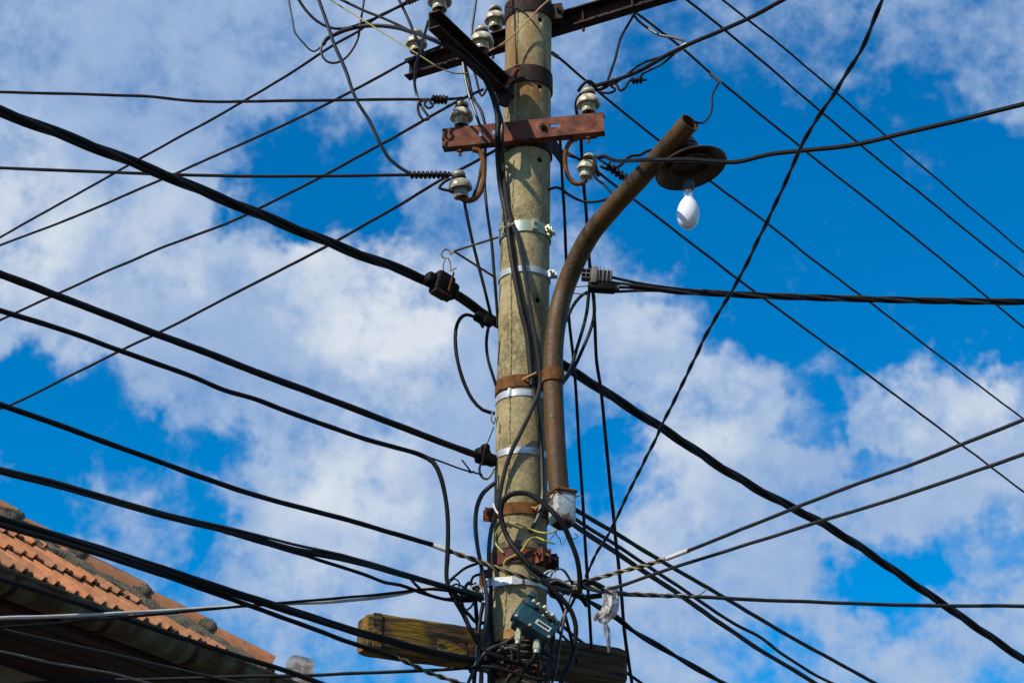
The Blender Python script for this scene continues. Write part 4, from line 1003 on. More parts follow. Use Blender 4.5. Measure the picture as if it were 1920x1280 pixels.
bundle('bundled_cable', 'thick black cable passing in front of the tiles towards the pole foot', 14, 'cable_black', [(0, 974, 'z'), (110, 1006), (330, 1076), (500, 1130), (640, 1176), (700, 1193), (821, 1224), (897, 1240, -.17), (935, 1252, -.17)], 3, 3.0)
wire('service_cable', 'thin black cable under the thick one, ending in yellowish wound grip', 8, 'cable_black', [(0, 984, -2.1), (160, 1031), (330, 1086), (460, 1132), (600, 1183), (640, 1198), (749, 1234, -.35)], cat='cable')
bundle('spiral_grip', 'yellowish wound grip in front of the timber beam at bottom', 9, 'wire_tan', [(735, 1229, -.37), (749, 1234, -.36), (800, 1258, -.30), (857, 1278, -.25), (890, 1290, -.22)], 2, .12, core=True, cat='cable grip', ext=0)
wire('service_cable', 'black cable running in front of the gutter down to bottom edge', 9, 'cable_black', [(0, 1085, -1.4), (194, 1146), (290, 1178), (420, 1222), (533, 1256), (600, 1280, -.25)], cat='cable')
wire('service_cable', 'pale grey cable crossing in front of the roof and gutter', 6, 'wire_white', [(0, 1158, -1.3), (190, 1151), (370, 1141), (480, 1134), (640, 1126), (745, 1114), (790, 1104), (840, 1099, -.2)], cat='cable')
wire('service_cable', 'dark thin cable crossing the pale one in front of the roof', 5, 'cable_black', [(0, 1176, -1.3), (110, 1167), (240, 1156), (380, 1143), (480, 1134), (640, 1120), (745, 1110), (800, 1104), (880, 1112, -.15)], cat='cable')
wire('service_cable', 'thin cable under the eave slanting to the bottom edge', 5, 'cable_grey', [(0, 1178, -1.0), (194, 1222), (387, 1266), (450, 1280, -.5)], cat='cable')
wire('service_cable', 'lowest thin grey wire before the dark eave at lower left', 4, 'wire_alu', [(0, 1220, -1.0), (90, 1240), (161, 1253), (220, 1264), (280, 1280, -.6)], cat='cable')
wire('service_cable', 'nearly level black cable along the bottom edge curving round the pole', 6, 'cable_black', [(60, 1280, -.2), (113, 1277), (387, 1270), (613, 1264), (640, 1263), (780, 1257), (851, 1253, -.20), (912, 1249, -.215), (942, 1254, -.215), (987, 1268, -.20), (1018, 1273, -.19), (1040, 1264, -.16)], cat='cable')

wire('overhead_wire', 'lower of two thin parallel wires from top edge to far right', 5.5, 'wire_bare', [(1285, -2, .4), (1399, 90), (1549, 218), (1621, 278), (1768, 397), (1920, 519, 'z')], group=GR)
wire('overhead_wire', 'upper of two thin parallel wires from top edge to far right', 5, 'wire_bare', [(1352, -2, .6), (1485, 103), (1668, 261), (1790, 364), (1920, 473, 'z')], group=GR)
w3 = wire('overhead_wire', 'thin wire from the long dark crossarm to far right above the lamp', 5.5, 'wire_bare', [(1183, 17, .05), (1271, 85), (1339, 143), (1506, 280), (1698, 432), (1839, 547), (1920, 614, 'z')], group=GR)
obj('splice', Geo().tube(path([(1331, 138, .19), (1352, 155, .2)], .01, 0), 4.2 * WPX, 8), 'wire_alu', w3)
obj('splice', Geo().tube(path([(1183, 17, .05), (1194, 27, .06)], .01, 0), 5 * WPX, 8), 'wire_alu', w3)
w4 = wire('overhead_wire', 'thin wire from behind the pole passing below the lamp to far right', 5.5, 'wire_bare', [(1030, 96, .14), (1052, 112), (1130, 180), (1230, 260), (1339, 345), (1438, 419), (1540, 499), (1630, 566), (1767, 671), (1920, 786, 'z')], group=GR)
obj('splice', Geo().tube(path([(1034, 99, .15), (1047, 108, .16)], .01, 0), 4.5 * WPX, 8), 'wire_alu', w4)
wire('overhead_wire', 'lowest thin wire running from the crossarm hook to far right', 5.5, 'wire_bare', [(1060, 284, -.02), (1110, 314, -.06), (1126, 327, -.05), (1194, 378), (1378, 519), (1433, 560), (1613, 692), (1797, 829), (1920, 922, 'z')], group=GR)
wire('overhead_wire', 'dark wire from the right insulator climbing to the top edge', 8, 'cable_black', [(1095, 168, -.17), (1120, 160, -.2), (1160, 148), (1200, 132), (1235, 112), (1270, 93), (1340, 63), (1400, 36), (1472, -2, ('z', .05))])
wire('overhead_wire', 'dark wavy wire passing in front of the lamp to the right edge', 8, 'cable_black', [(1120, 296, -.22), (1134, 293, -.24), (1146, 299, -.26), (1165, 302, -.40), (1230, 299, -1.02), (1300, 300, -1.08), (1380, 304, -1.12), (1440, 290), (1500, 283), (1600, 272), (1700, 248), (1800, 225), (1920, 195, -1.6)])
# four strands fanning out of the ribbed clamp, then twisted
def fan():
    c = path([(1275, 546, -.02), (1400, 553), (1500, 557), (1600, 560), (1760, 564), (1920, 566, -.1)], .03, 3.5)
    t = thing('bundled_cable', 'twisted four-strand cable running level from the ribbed clamp to the right', 'cable', c[0])
    R_ = 14 * WPX / 2
    for k, (py, dd) in enumerate(((519, -.04), (529, -.05), (538, -.02), (547, -.02))):
        hx = helix(c, R_ * .58, .72, 2 * math.pi * k / 4 + .6)
        st = P(1142 + 3 * k, py, dd); mid = P(1205, (py * .45 + 543 * .55), dd)
        lead = crom([st, mid, hx[0], hx[3]], .02)[:-8]
        obj('strand', Geo().tube([p for p in lead if p.x < hx[0].x - .012] + hx, R_ * .42, 8), 'cable_grey' if k % 2 else 'cable_black', t)  # alternate grey strands paint highlights into the twist
fan()
bundle('twisted_wire', 'two-strand twisted wire climbing steeply from the pole knot to top right', 5.8, 'cable_teal', [(1098, 1080, -.16), (1118, 1035), (1150, 985), (1190, 900), (1240, 800), (1290, 700), (1335, 610), (1390, 510), (1440, 410), (1490, 305), (1510, 260), (1570, 165), (1610, 100), (1655, -2, -4.0)], 2, .24, cat='wire', kink=.006)
wire('service_cable', 'upper of two shiny cables rising to the right edge, with white sleeve', 6, 'cable_grey', [(1290, 1032, -.55), (1487, 953), (1600, 909), (1730, 862), (1830, 822), (1920, 786, -1.93)], cat='cable')
tag(obj('cable_sleeve', Geo().tube(path([(1250, 1047, -.45), (1292, 1031, -.55)], .02, 0), 3.8 * WPX, 10), 'wire_white'), 'white sleeve where the right rising cable leaves its spiral grip', 'sleeve', 'white cable sleeves')
bundle('spiral_grip', 'yellowish wound spiral grip from the knot to the right white sleeve', 9, 'wire_tan', [(1070, 1092, -.14), (1100, 1088, -.16), (1160, 1072, -.25), (1210, 1059, -.35), (1252, 1046, -.45)], 2, .12, core=True, cat='cable grip', ext=0)
wire('service_cable', 'lower of two shiny cables rising to the right edge', 6, 'cable_grey', [(1120, 1105, -.14), (1152, 1101, -.2), (1264, 1063), (1400, 1020), (1527, 980), (1730, 917), (1920, 851, -1.64)], cat='cable')
wire('service_cable', 'shiny level cable running to the right edge near the bottom', 7, 'cable_grey', [(1090, 1100, -.15), (1150, 1112, -.17), (1297, 1118), (1362, 1121), (1494, 1127), (1730, 1134), (1920, 1136, .2)], cat='cable')
tg_ = bundle('spiral_grip', 'silvery wound grip on the level cable right of the pole', 9.5, 'wire_alu', [(1080, 1092, -.15), (1110, 1102, -.16), (1150, 1111, -.17), (1200, 1114, -.16), (1290, 1118, -.15)], 2, .14, core=True, cat='cable grip', ext=0)
obj('loose_tail', Geo().tube(path([(1296, 1118, -.15), (1312, 1114, -.15), (1326, 1103, -.15)], .01, 0), .003, 6), 'wire_tan', tg_)
G3 = 'three parallel black cables running to lower right'
wire('service_cable', 'highest of three parallel black cables running to lower right', 9, 'cable_black', [(1015, 918, .16), (1100, 967), (1241, 1052), (1362, 1122), (1494, 1200), (1641, 1280, 'z')], cat='cable', group=G3)
wire('service_cable', 'wavy middle one of three parallel black cables at lower right', 7.5, 'cable_black', [(1015, 930, .16), (1100, 986), (1198, 1050), (1297, 1116), (1379, 1170), (1428, 1195), (1461, 1221), (1527, 1264), (1560, 1280, 'z')], cat='cable', group=G3)
wire('service_cable', 'lowest and thickest of three parallel black cables at lower right', 10.5, 'cable_black', [(1015, 942, .16), (1100, 999), (1182, 1054), (1280, 1119), (1395, 1198), (1528, 1280, 'z')], cat='cable', group=G3)
bundle('bundled_cable', 'rough tape-wound cable dropping from the knot to lower right', 11.5, 'cable_black', [(1030, 1090, .05), (1087, 1117, .02), (1125, 1138), (1156, 1157), (1187, 1182), (1234, 1210), (1300, 1249), (1356, 1280, .9)], 2, .7)
wire('service_cable', 'thin black cable emerging under the right end of the timber beam', 6, 'cable_black', [(1040, 1160, .1), (1100, 1210, .42), (1165, 1254, .5), (1205, 1282, .6)], cat='cable')

# ================================================================== VERTICAL DROPS
wire('drop_cable', 'left of two thin cables dropping right of the pole to the beam', 6, 'cable_black', [(1049, 240, .08), (1053, 314, .10), (1060, 450, .14), (1066, 586), (1075, 673), (1079, 721), (1090, 900), (1101, 1076), (1104, 1131), (1109, 1216, .30)], cat='cable', ext=0)
wire('drop_cable', 'right of two thin cables dropping right of the pole to bottom edge', 7, 'cable_black', [(1094, 174, -.16), (1083, 184, -.17), (1080, 200, -.15), (1088, 240, -.10), (1091, 290, .05), (1101, 431, .12), (1106, 503), (1113, 562), (1119, 680), (1127, 731), (1143, 900), (1163, 1094), (1170, 1180), (1185, 1280, .5)], cat='cable')
wire('drop_cable', 'pale-edged black cable along the pole left edge through the crossarm', 6, 'cable_grey', [(868, 118, -.05), (877, 169, -.08), (897, 230, -.12), (903, 244, -.10), (909, 275, -.08), (909, 342, -.08), (914, 400, -.07), (922, 459, -.05), (931, 566, .02), (934, 610, .06)], cat='cable', ext=0)
wire('drop_cable', 'black cable bowing beside the jutting arm down behind the crossarm', 6, 'cable_black', [(872, 122, -.04), (879, 148, -.05), (886, 182, -.07), (900, 205, -.10), (908, 232, -.12), (912, 262, -.10), (905, 300, -.09), (896, 345, -.09), (886, 372, -.11)], cat='cable', ext=0)
wire('drop_cable', 'thin black cable from the stained insulator down to the thick cable', 6, 'cable_black', [(866, 352, -.16), (871, 380, -.15), (885, 450, -.11), (896, 492, -.08), (918, 581, -.03), (922, 598, 0)], cat='cable', ext=0)
wire('jumper_wire', 'short hooked wire end left of the pole under the jutting arm', 5, 'wire_bare', [(888, 132, -.06), (893, 148, -.06), (898, 170, -.06), (903, 180, -.06), (910, 172, -.06), (913, 164, -.06)], ext=0)
wire('riser_cable', 'thick black cable hugging the upper pole front below the crossarm', 12, 'cable_black', [(886, 121, -.42), (905, 140, -.34), (922, 175, -.27), (933, 215, -.25), (933, 262, -.23), (934, 290, -.17), (939, 345, ('s', .035)), (949, 396, ('s', .02)), (955, 444, ('s', .02)), (964, 505, ('s', .018)), (977, 575, ('s', .016)), (990, 630, ('s', .016)), (995, 680, ('s', .016)), (998, 722, ('s', .02))], cat='cable', ext=0)
wire('riser_cable', 'second dark cable beside the thick riser on upper pole', 8, 'cable_grey', [(926, 190, -.19), (940, 225, -.235), (941, 262, -.235), (943, 300, ('s', .04)), (947, 345, ('s', .025)), (952, 390, ('s', .02)), (960, 420, ('s', .022)), (968, 437, ('s', .02)), (981, 492, ('s', .025)), (990, 553, ('s', .03)), (1001, 619, ('s', .035)), (1008, 660, ('s', .04)), (1012, 691, ('s', .045)), (1012, 727, ('s', .045)), (999, 762, ('s', .045)), (978, 807, ('s', .04)), (956, 853, ('s', .035)), (944, 893, ('s', .03)), (938, 925, ('s', .03)), (931, 960, ('s', .03)), (922, 990, ('s', .025)), (917, 1029, -.10), (917, 1060, -.10), (921, 1095, -.10), (916, 1145, -.11), (915, 1200, -.12), (917, 1250, -.12), (918, 1290, -.12)], cat='cable')
wire('riser_cable', 'grey conduit running down right side of the pole behind the lamp pipe', 9, 'cable_grey', [(989, 640, ('s', .012)), (993, 680, ('s', .012)), (999, 717, ('s', .014)), (1004, 754, ('s', .014)), (1010, 786, ('s', .012)), (1015, 843, ('s', .012)), (1017, 898, ('s', .012)), (1016, 940, ('s', .014)), (1008, 972, ('s', .016)), (995, 996, ('s', .018))], cat='cable', ext=0)
wire('riser_cable', 'pale peeling strip of tape down the pole front below the brown band', 5, 'plastic_weathered', [(996, 715, ('s', .008)), (1001, 745, ('s', .006)), (1006, 775, ('s', .006)), (1011, 800, ('s', .005))], cat='cable', ext=0)
# loops
wire('cable_loop', 'black cable loop arching over the brown band in front of the pole', 9.5, 'cable_black', [(1081, 1110, -.12), (1055, 1099, -.15), (1017, 1080, -.20), (998, 1066, -.22), (976, 1042, -.22), (962, 1025, -.21), (951, 1006, -.20), (942, 980, -.20), (939, 955, -.21), (943, 938, -.22), (955, 928, -.23), (970, 924, -.235), (989, 926, -.24), (1007, 935, -.25), (1026, 950, -.26), (1045, 969, -.27), (1058, 989, -.26), (1069, 1014, -.24), (1081, 1047, -.22), (1087, 1085, -.18), (1087, 1112, -.15)], cat='cable', ext=0, step=.012)
wire('cable_loop', 'black cable curving right of the pole in front of timber beam', 8.5, 'cable_black', [(1016, 1083, -.20), (1039, 1107, -.20), (1062, 1132, -.19), (1073, 1149, -.18), (1080, 1174, -.17), (1079, 1197, -.16), (1074, 1228, -.15), (1062, 1257, -.15), (1050, 1284, -.15)], cat='cable', ext=0)
wire('cable_loop', 'thin shiny cable slanting right of the amplifier down to the bottom', 5, 'cable_grey', [(1070, 1112, -.16), (1062, 1142, -.17), (1055, 1174, -.17), (1048, 1213, -.16), (1044, 1244, -.16), (1034, 1284, -.16)], cat='cable', ext=0)
wire('cable_loop', 'short crossing black cable right of the amplifier box', 5, 'cable_black', [(1082, 1110, -.12), (1072, 1132, -.1), (1056, 1156, -.08), (1046, 1178, -.06), (1056, 1192, 0), (1068, 1204, .1)], cat='cable', ext=0)
wire('cable_loop', 'thin dark loop right of the pole under the knot', 4, 'cable_teal', [(1026, 1106, -.1), (1034, 1118, -.1), (1046, 1120, -.1), (1058, 1112, -.1), (1072, 1112, -.1), (1082, 1116, -.1)], cat='cable', ext=0)
wire('cable_loop', 'black cable bulging out left of the pole past the brown band', 8, 'cable_grey', [(928, 905, -.09), (915, 915, -.10), (904, 927, -.11), (895, 950, -.12), (892, 982, -.13), (895, 1019, -.14), (902, 1057, -.15), (907, 1085, -.16), (913, 1127, -.17), (911, 1165, -.17), (906, 1205, -.17), (903, 1250, -.17), (902, 1290, -.17)], cat='cable')
wire('cable_loop', 'black loop hanging left of the pole from the tap connector', 7, 'cable_black', [(900, 600, -.06), (889, 594, -.07), (874, 590, -.08), (862, 598, -.09), (854, 619, -.10), (854, 650, -.10), (859, 680, -.10), (869, 715, -.09), (885, 748, -.08), (905, 768, -.07), (928, 775, -.06)], cat='cable', ext=0)
wire('cable_loop', 'short black cable from tap connector down to the brown band', 6, 'cable_black', [(918, 604, -.05), (914, 622, -.05), (912, 645, -.05), (915, 673, -.05), (922, 697, -.05), (930, 722, -.04)], cat='cable', ext=0)
wire('cable_loop', 'left of two black cables drooping from the ribbed clamp behind pipe', 6.5, 'cable_black', [(1104, 550, .02), (1100, 585, .04), (1094, 612, .05), (1082, 652, .03), (1072, 685, 0), (1054, 718, -.06), (1040, 740, -.08)], cat='cable', ext=0)
wire('cable_loop', 'right of two black cables drooping from the ribbed clamp behind pipe', 6.5, 'cable_black', [(1113, 552, .02), (1114, 590, .05), (1106, 622, .06), (1090, 660, .05), (1078, 686, .02), (1060, 712, -.03), (1044, 732, -.07)], cat='cable', ext=0)
wire('cable_loop', 'short black cable from the ribbed clamp tucking behind the pipe', 6.5, 'cable_black', [(1112, 545, .02), (1099, 549, .02), (1086, 558, .01), (1072, 578, 0), (1062, 600, -.02), (1050, 618, -.06)], cat='cable', ext=0)
# knots left and right of the pole at the grips
for k, (pp, lab, w, m) in enumerate((
    ([(844, 1087, -.2), (858, 1075, -.18), (872, 1064, -.16), (900, 1054, -.13)], 'short black cable rising left of the pole to the rusty clamp', 5, 'cable_black'),
    ([(864, 1118, -.16), (868, 1139, -.16), (881, 1154, -.15), (893, 1166, -.14), (910, 1167, -.13)], 'black cable sagging between left knot and pole above timber', 6.5, 'cable_black'),
    ([(862, 1136, -.16), (872, 1143, -.16), (882, 1138, -.16), (890, 1126, -.15)], 'tiny dark loop below the left knot', 4, 'cable_teal'),
    ([(891, 1122, -.10), (893, 1150, -.08), (896, 1180, -.02)], 'short vertical black cable from left knot down to the beam', 7, 'cable_black'),
    ([(900, 1076, -.12), (888, 1080, -.12), (883, 1092, -.12), (890, 1106, -.12), (897, 1114, -.12)], 'small black hook-shaped cable at the left knot', 5, 'cable_black'),
    ([(842, 1102, -.18), (856, 1094, -.17), (868, 1100, -.16), (874, 1110, -.15), (866, 1116, -.15), (858, 1106, -.15)], 'small curled black wire in the left knot', 3.5, 'cable_black'),
    ([(870, 1108, -.15), (878, 1094, -.14), (890, 1096, -.13), (893, 1108, -.13), (884, 1116, -.13), (876, 1108, -.13)], 'second curled black wire in the left knot', 4, 'cable_black'),
    ([(884, 1100, -.14), (896, 1096, -.13), (904, 1106, -.12), (901, 1118, -.12)], 'small pale curled wire in the left knot', 4, 'wire_white'),
    ([(1018, 1078, -.2), (1026, 1071, -.19), (1036, 1070, -.18), (1040, 1080, -.18), (1052, 1090, -.17)], 'small pale wire curl right of the pole at the knot', 3.5, 'wire_white'),
    ([(1032, 1082, -.18), (1038, 1070, -.18), (1050, 1066, -.18), (1060, 1074, -.18), (1068, 1086, -.17), (1078, 1092, -.16)], 'thin black wire arch over the right knot', 3, 'cable_black'),
    ([(1030, 1092, -.19), (1044, 1088, -.18), (1060, 1094, -.17), (1082, 1104, -.16)], 'brownish wire strand in the right knot', 5, 'wire_tan'),
    ([(1024, 1086, -.2), (1046, 1086, -.18), (1068, 1098, -.17), (1096, 1100, -.15)], 'pale strand winding through the right knot', 3.5, 'wire_alu'),
    ([(1036, 1099, -.17), (1058, 1108, -.17), (1090, 1118, -.12), (1128, 1116, -.1)], 'thick dark cable end in the right knot', 9, 'cable_teal'),
    ([(1090, 1094, -.14), (1112, 1094, -.14), (1130, 1102, -.14), (1136, 1108, -.14)], 'black tape-wrapped stub right of the knot', 12, 'cable_black'))):
    wire('knot_wire', lab, w, m, pp, ext=0, step=.012)
# top-left tangle
wire('jumper_wire', 'thinnest wire hanging from top edge left of the tangle', 4, 'cable_grey', [(541, -2, .1), (548, 35, .1), (554, 63, .1), (569, 81, .1), (581, 94, .1), (590, 97, .1), (602, 88, .1), (610, 78, .1)])
wire('jumper_wire', 'brown wire curving down from the top edge to the coiled tie', 6, 'wire_bare', [(559, -2, .1), (573, 19, .1), (594, 40, .1), (617, 52, .1), (642, 55, .1), (679, 45, .12), (713, 31, .15), (745, 14, .18), (764, 3, .2)])
wire('jumper_wire', 'long dark wire falling from the top edge to the lower level wire', 7, 'cable_teal', [(597, -2, -.2), (613, 44, -.2), (627, 86, -.2), (642, 119, -.2), (650, 138, -.2), (659, 165, -.2), (671, 192, -.2), (694, 229, -.19), (713, 269, -.19), (728, 295, -.18), (742, 308, -.18), (754, 317, -.18), (770, 326, -.18)])
wire('jumper_wire', 'thick brown wire arching from the loop to the jutting arm', 9, 'wire_bare', [(606, 84, .1), (612, 74, .1), (625, 67, .1), (646, 58, .1), (677, 51, .05), (709, 49, 0), (740, 52, -.05), (771, 60, -.2), (802, 71, -.5), (834, 86, -.62), (865, 104, -.52), (888, 122, -.42)], ext=0)
wire('jumper_wire', 'round hanging loop in the wire tangle near the top edge', 5, 'cable_grey', [(610, 76, .1), (604, 85, .1), (602, 96, .1), (605, 107, .1), (613, 116, .1), (625, 119, .1), (642, 114, .1), (658, 98, .1), (671, 75, .1), (676, 48, .1), (681, 13, .1), (683, -2, .1)])
wire('jumper_wire', 'straight dark wire slanting down from top edge to the brown arch', 6, 'wire_bare', [(636, -2, .1), (679, 19, .05), (719, 35, 0), (750, 49, -.05), (775, 62, -.1)])
wire('jumper_wire', 'dark wire passing in front of the leftmost insulator from top edge', 6, 'cable_teal', [(747, -2, .2), (761, 27, .2), (777, 65, .2), (790, 92, .22), (798, 104, .25)])
wire('jumper_wire', 'dark wire from the jutting arm tip down past leftmost insulator', 5.5, 'cable_grey', [(803, 40, -.72), (794, 72, -.5), (786, 100, -.3), (780, 125, -.2), (777, 154, -.16), (781, 177, -.14), (790, 200, -.16), (802, 217, -.16)], ext=0)
wire('jumper_wire', 'vertical dark wire from the top edge to the middle insulator', 5, 'cable_teal', [(893, -2, -.3), (888, 36, -.32), (885, 60, -.34), (888, 76, -.34)])
wire('bonding_wire', 'thin yellow wire slanting across the leftmost insulator', 3, 'wire_yellow', [(617, -2, .0), (642, 15, 0), (673, 33, -.05), (708, 56, -.1), (740, 75, -.15), (782, 101, -.2), (824, 127, -.2), (850, 137, -.18), (876, 138, -.12)])
wire('bonding_wire', 'thin orange wire crossing in front of the pole top', 3, 'wire_orange', [(884, 119, -.24), (909, 101, -.22), (942, 82, -.20), (968, 61, -.18), (993, 36, -.17), (1012, 16, -.17), (1033, -3, -.16)])
wire('bonding_wire', 'thin dark wire sagging over the pole top under the band', 2.5, 'cable_grey', [(948, 14, -.10), (972, 16, ('s', .012)), (992, 32, ('s', .010)), (1008, 52, ('s', .008)), (1014, 62, ('s', .006))], ext=0)
# right of the arm
wire('jumper_wire', 'short dark wire from arm end down to the insulator tangle', 5.5, 'cable_black', [(1190, 26, .05), (1177, 48, .0), (1164, 72, -.05), (1154, 108, -.1), (1143, 142, -.17), (1136, 160, -.2)], ext=0)
wire('jumper_wire', 'dark wire sagging from the arm end to the pale splice', 5.5, 'cable_grey', [(1181, 19, .02), (1194, 36, 0), (1210, 50, -.05), (1236, 66, -.1), (1262, 71, -.15), (1284, 79, -.2), (1283, 88, -.22)], ext=0)
wire('jumper_wire', 'thin dark wire from the far wire down to the pipe mouth', 4.5, 'cable_black', [(1348, 156, .18), (1337, 176, .0), (1335, 203, -.4), (1327, 222, -.7), (1312, 231, -.88), (1300, 228, -.91)], ext=0)
tag(obj('splice_sleeve', Geo().tube(path([(1264, 98, -.30), (1275, 92, -.32), (1288, 84, -.33)], .01, 0), 5.5 * WPX, 10), 'wire_white'), 'pale wrapped splice on the wire climbing to the top edge', 'splice')
wire('jumper_wire', 'dark wire running under the climbing wire to the pale splice', 5, 'cable_black', [(1128, 160, -.2), (1150, 158, -.21), (1175, 140, -.23), (1195, 124, -.25), (1212, 115, -.27), (1243, 106, -.29), (1266, 97, -.3)], ext=0)
wj = wire('jumper_wire', 'dark looped wire with twisted tail beside the right insulator', 5, 'cable_black', [(1266, 100, -.29), (1240, 120, -.27), (1218, 131, -.25), (1204, 139, -.23), (1199, 148, -.22), (1190, 152, -.22), (1182, 150, -.22), (1172, 165, -.21), (1164, 170, -.21), (1158, 160, -.21), (1150, 148, -.2), (1146, 160, -.2), (1155, 168, -.2), (1146, 174, -.2), (1130, 174, -.2), (1115, 168, -.19)], ext=0, step=.01)
coil_on(wj, [(1184, 152, -.22), (1204, 151, -.22)], 5, 5, 3, 'cable_black')
obj('tail', Geo().tube(path([(1200, 151, -.22), (1213, 150, -.22)], .01, 0), .006, 7), 'cable_black', wj)
wire('jumper_wire', 'dark wire tied over the top of the right insulator', 6.5, 'cable_black', [(1084, 172, -.19), (1092, 160, -.215), (1103, 152, -.22), (1113, 157, -.215), (1120, 168, -.2), (1135, 164, -.2), (1152, 150, -.2), (1168, 146, -.21), (1180, 138, -.22)], ext=0, step=.012)
wk = wire('jumper_wire', 'dark wavy wire from lower right insulator passing behind the lamp pipe', 6, 'cable_black', [(1126, 312, -.18), (1140, 318, -.18), (1153, 316, -.17), (1168, 306, -.16), (1176, 297, -.15), (1186, 292, -.15), (1200, 291, -.15), (1212, 284, -.15), (1226, 282, -.15), (1245, 290, -.15)], ext=0)
wl = wire('jumper_wire', 'dark wire with coiled tie from the lower right insulator to pipe', 5, 'cable_black', [(1115, 292, -.17), (1128, 302, -.18), (1141, 311, -.18), (1158, 322, -.17), (1178, 338, -.16), (1196, 352, -.14)], ext=0)
coil_on(wl, [(1139, 310, -.18), (1178, 338, -.16)], 6.5, 6, 5, 'cable_black')
wire('jumper_wire', 'short wavy wire below the lower right insulator to lamp pipe', 5, 'cable_black', [(1112, 325, -.18), (1119, 337, -.18), (1131, 345, -.18), (1142, 357, -.19), (1154, 370, -.2)], ext=0)
wire('jumper_wire', 'wavy wire from the pole right edge to the lamp pipe', 5.5, 'cable_black', [(1026, 357, -.05), (1040, 352, -.06), (1050, 353, -.07), (1062, 362, -.09), (1076, 371, -.11), (1094, 378, -.14), (1112, 379, -.16), (1130, 376, -.19), (1152, 369, -.23)], ext=0)
wire('jumper_wire', 'short wire behind the hook between bracket and lower right insulator', 5.5, 'cable_black', [(1062, 291, -.02), (1080, 296, -.06), (1095, 303, -.12), (1108, 305, -.17)], ext=0)
wire('jumper_wire', 'dark tie wire wrapped down over the lower right insulator', 7, 'rust_dark', [(1094, 296, -.20), (1104, 293, -.225), (1112, 297, -.225), (1116, 310, -.225), (1119, 322, -.21), (1122, 330, -.19)], ext=0, step=.012)
# bits of wire on the lower pole
wire('bonding_wire', 'yellow wire from the fuse box draped across the pole front', 3.2, 'wire_yellow', [(1044, 992, -.2), (1034, 998, -.2), (1020, 999, -.2), (1000, 994, ('s', .03)), (978, 985, ('s', .02)), (955, 979, ('s', .012)), (940, 985, ('s', .014)), (930, 1000, ('s', .015)), (928, 1015, ('s', .018)), (938, 1030, ('s', .02)), (944, 1036, ('s', .02))], ext=0)
wire('bonding_wire', 'green-yellow wire curling over the heavy rusty clamp', 3.4, 'wire_yellow', [(1040, 1019, -.18), (1020, 1013, -.2), (1006, 1007, ('s', .035)), (993, 1010, ('s', .03)), (984, 1022, ('s', .025)), (976, 1034, ('s', .022)), (962, 1042, ('s', .02)), (947, 1050, ('s', .02)), (945, 1060, ('s', .014))], ext=0)
wire('bonding_wire', 'pale wire tie looping round the riser cables near the brown band', 4, 'wire_white', [(925, 944, -.11), (928, 953, ('s', .045)), (935, 963, ('s', .05)), (944, 966, ('s', .045))], ext=0)
wire('bonding_wire', 'twisted copper-coloured tie wire on the brown lamp band', 3.5, 'wire_orange', [(980, 711, ('s', .014)), (990, 706, ('s', .03)), (997, 703, ('s', .034)), (1006, 698, ('s', .045))], ext=0)
wire('bonding_wire', 'orange frayed tie wire on the brown band level with fuse box', 3.5, 'wire_orange', [(996, 951, ('s', .014)), (1006, 951, ('s', .025)), (1013, 946, ('s', .03)), (1003, 955, ('s', .022))], ext=0)
for pp, lab, w, m in (([(882, 1272, -.2), (896, 1240, -.2), (915, 1218, -.2), (945, 1205, ('s', .03)), (968, 1190, ('s', .03))], 'brown rope-like cable crossing under the amplifier to the left', 6, 'wire_wrap'),
                      ([(876, 1284, -.2), (890, 1250, -.2), (900, 1218, -.19), (905, 1190, -.18)], 'dark cable slanting up across the beam left of pole', 6, 'cable_grey'),
                      ([(890, 1190, -.19), (905, 1216, -.2), (930, 1230, -.2), (960, 1240, ('s', .03)), (990, 1243, ('s', .03))], 'dark cable curving onto the wrapped coils', 8, 'cable_black'),
                      ([(874, 1204, -.1), (877, 1230, -.1), (882, 1260, -.1)], 'rusty wire down the front of timber beam left of pole', 5, 'rust_dark')):
    wire('knot_wire', lab, w, m, pp, ext=0)

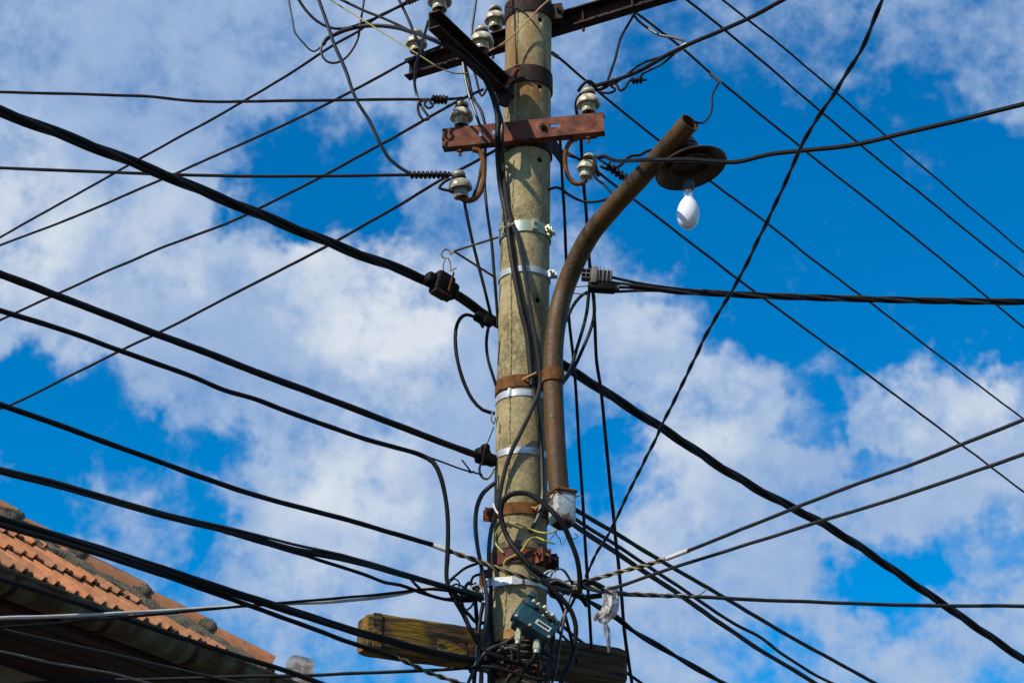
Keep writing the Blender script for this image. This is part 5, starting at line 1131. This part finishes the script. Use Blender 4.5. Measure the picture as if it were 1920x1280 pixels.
for pp, lab, w, m in (
    ([(842, 1093, -.17), (852, 1084, -.17), (862, 1092, -.17), (857, 1103, -.16), (848, 1098, -.16)], 'tight little wire ring at the left tip of the left knot', 3, 'cable_black'),
    ([(850, 1112, -.15), (866, 1122, -.14), (884, 1118, -.13), (904, 1126, -.12)], 'thick dark cable stub at the bottom of the left knot', 8, 'cable_black'),
    ([(866, 1098, -.14), (876, 1104, -.14), (890, 1108, -.13), (908, 1112, -.12)], 'brown bare wire running through the middle of the left knot', 4, 'wire_tan'),
    ([(858, 1108, -.16), (872, 1118, -.15), (890, 1122, -.14), (906, 1120, -.13)], 'pale aluminium strand under the left knot', 4, 'wire_alu'),
    ([(880, 1090, -.13), (872, 1098, -.13), (878, 1110, -.13), (892, 1112, -.13), (898, 1102, -.12), (890, 1092, -.12)], 'round black wire coil in the left knot next to the pole', 4, 'cable_black'),
    ([(906, 1130, -.13), (900, 1160, -.15), (896, 1200, -.16), (892, 1240, -.16), (888, 1290, -.16)], 'black cable hanging straight down left of the pole foot', 7, 'cable_black'),
    ([(921, 1098, -.11), (920, 1140, -.12), (923, 1190, -.13), (926, 1240, -.14), (925, 1290, -.14)], 'dark cable pressed against the left edge of the pole foot', 7, 'cable_black'),
    ([(1026, 1094, -.17), (1034, 1110, -.14), (1050, 1128, -.1), (1062, 1160, -.06), (1072, 1200, .0), (1082, 1240, .1)], 'dark cable diving from the right knot behind the curving one', 6, 'cable_black'),
    ([(1038, 1076, -.18), (1044, 1066, -.18), (1056, 1068, -.18), (1066, 1080, -.17), (1072, 1092, -.16)], 'second thin wire arch above the right knot', 2.8, 'cable_teal'),
    ([(1048, 1096, -.16), (1066, 1088, -.16), (1084, 1094, -.16), (1104, 1090, -.15)], 'tan strand twisted along the top of the right knot', 4.5, 'wire_tan'),
    ([(1056, 1104, -.16), (1076, 1112, -.15), (1092, 1122, -.12), (1100, 1134, -.08)], 'black tape-bound stub pointing down from the right knot', 9, 'cable_black'),
    ([(1042, 1118, -.1), (1058, 1108, -.12), (1074, 1104, -.14), (1090, 1110, -.14), (1098, 1120, -.13)], 'thin pale loop hanging in the right knot', 3, 'wire_alu'),
    ([(1064, 1130, -.15), (1058, 1150, -.16), (1050, 1168, -.17), (1046, 1186, -.17)], 'kinked thin black wire between amplifier and curving cable', 4, 'cable_teal'),
    ([(945, 1290, ('s', .03)), (955, 1268, ('s', .03)), (975, 1256, ('s', .035)), (1000, 1262, ('s', .035)), (1016, 1290, ('s', .03))], 'black cable arching over the lowest rusty clamp', 6, 'cable_black'),
    ([(1000, 1205, -.2), (1012, 1226, -.2), (1016, 1250, -.19), (1010, 1290, -.18)], 'thick black cable hanging under the amplifier on the right', 8, 'cable_black'),
    ([(945, 1204, ('s', .028)), (960, 1222, ('s', .03)), (958, 1246, ('s', .03)), (950, 1290, ('s', .025))], 'dark cable crossing down over the wrapped coils', 6, 'cable_black'),
    ([(930, 1222, ('s', .03)), (955, 1214, ('s', .03)), (985, 1222, ('s', .03)), (1012, 1214, ('s', .028))], 'sagging brown cable across the wrapped coils', 6, 'wire_wrap')):
    wire('knot_wire', lab, w, m, pp, ext=0, step=.012)

# ================================================================== PLASTIC SCRAP
def scrap():
    def sheet(rows, name, seed, depth=-.17):
        g = Geo(); k = 9; vs_ = []
        for i, (xl, xr, y) in enumerate(rows):
            for j in range(k):
                t = j / (k - 1); px = xl + (xr - xl) * t
                d = depth + .030 * math.sin(t * math.pi) * -1 + .022 * noise.noise(Vector((t * 4, i * .6, seed))) ; vs_.append(P(px + 2.5 * noise.noise(Vector((t * 5, i, seed + 3))), y + 2.5 * noise.noise(Vector((t * 6, i * .8, seed + 7))), d))
            for j in range(k):
                t = j / (k - 1); px = xr + (xl - xr) * t
                d = depth + .030 * math.sin(t * math.pi) + .012 * noise.noise(Vector((t * 4, i * .7, seed + 9))) ; vs_.append(P(px, y + 1.5 * noise.noise(Vector((t * 6, i, seed + 5))), d))
        n = 2 * k; g.add(vs_, [(i * n + j, i * n + (j + 1) % n, (i + 1) * n + (j + 1) % n, (i + 1) * n + j) for i in range(len(rows) - 1) for j in range(n)])
        return g
    t = thing('plastic_scrap', 'torn translucent plastic bag snagged on cables right of the pole', 'plastic bag', P(1140, 1160, -.17))
    obj('bag', sheet([(1134, 1158, 1099), (1133, 1160, 1106), (1132, 1161, 1118), (1131, 1161, 1130), (1127, 1160, 1142), (1122, 1157, 1150), (1117, 1152, 1157), (1121, 1144, 1163), (1126, 1139, 1168)], 'bag', 2), 'plastic_film', t)
    obj('strip', sheet([(1131, 1137, 1166), (1131, 1143, 1176), (1133, 1145, 1186), (1136, 1145, 1198), (1138, 1145, 1210), (1140, 1143, 1222)], 'strip', 5), 'plastic_film', t)
    obj('torn_flap', sheet([(1116, 1124, 1146), (1111, 1122, 1153), (1112, 1120, 1159), (1115, 1118, 1164)], 'flap', 8), 'plastic_film', t)
scrap()
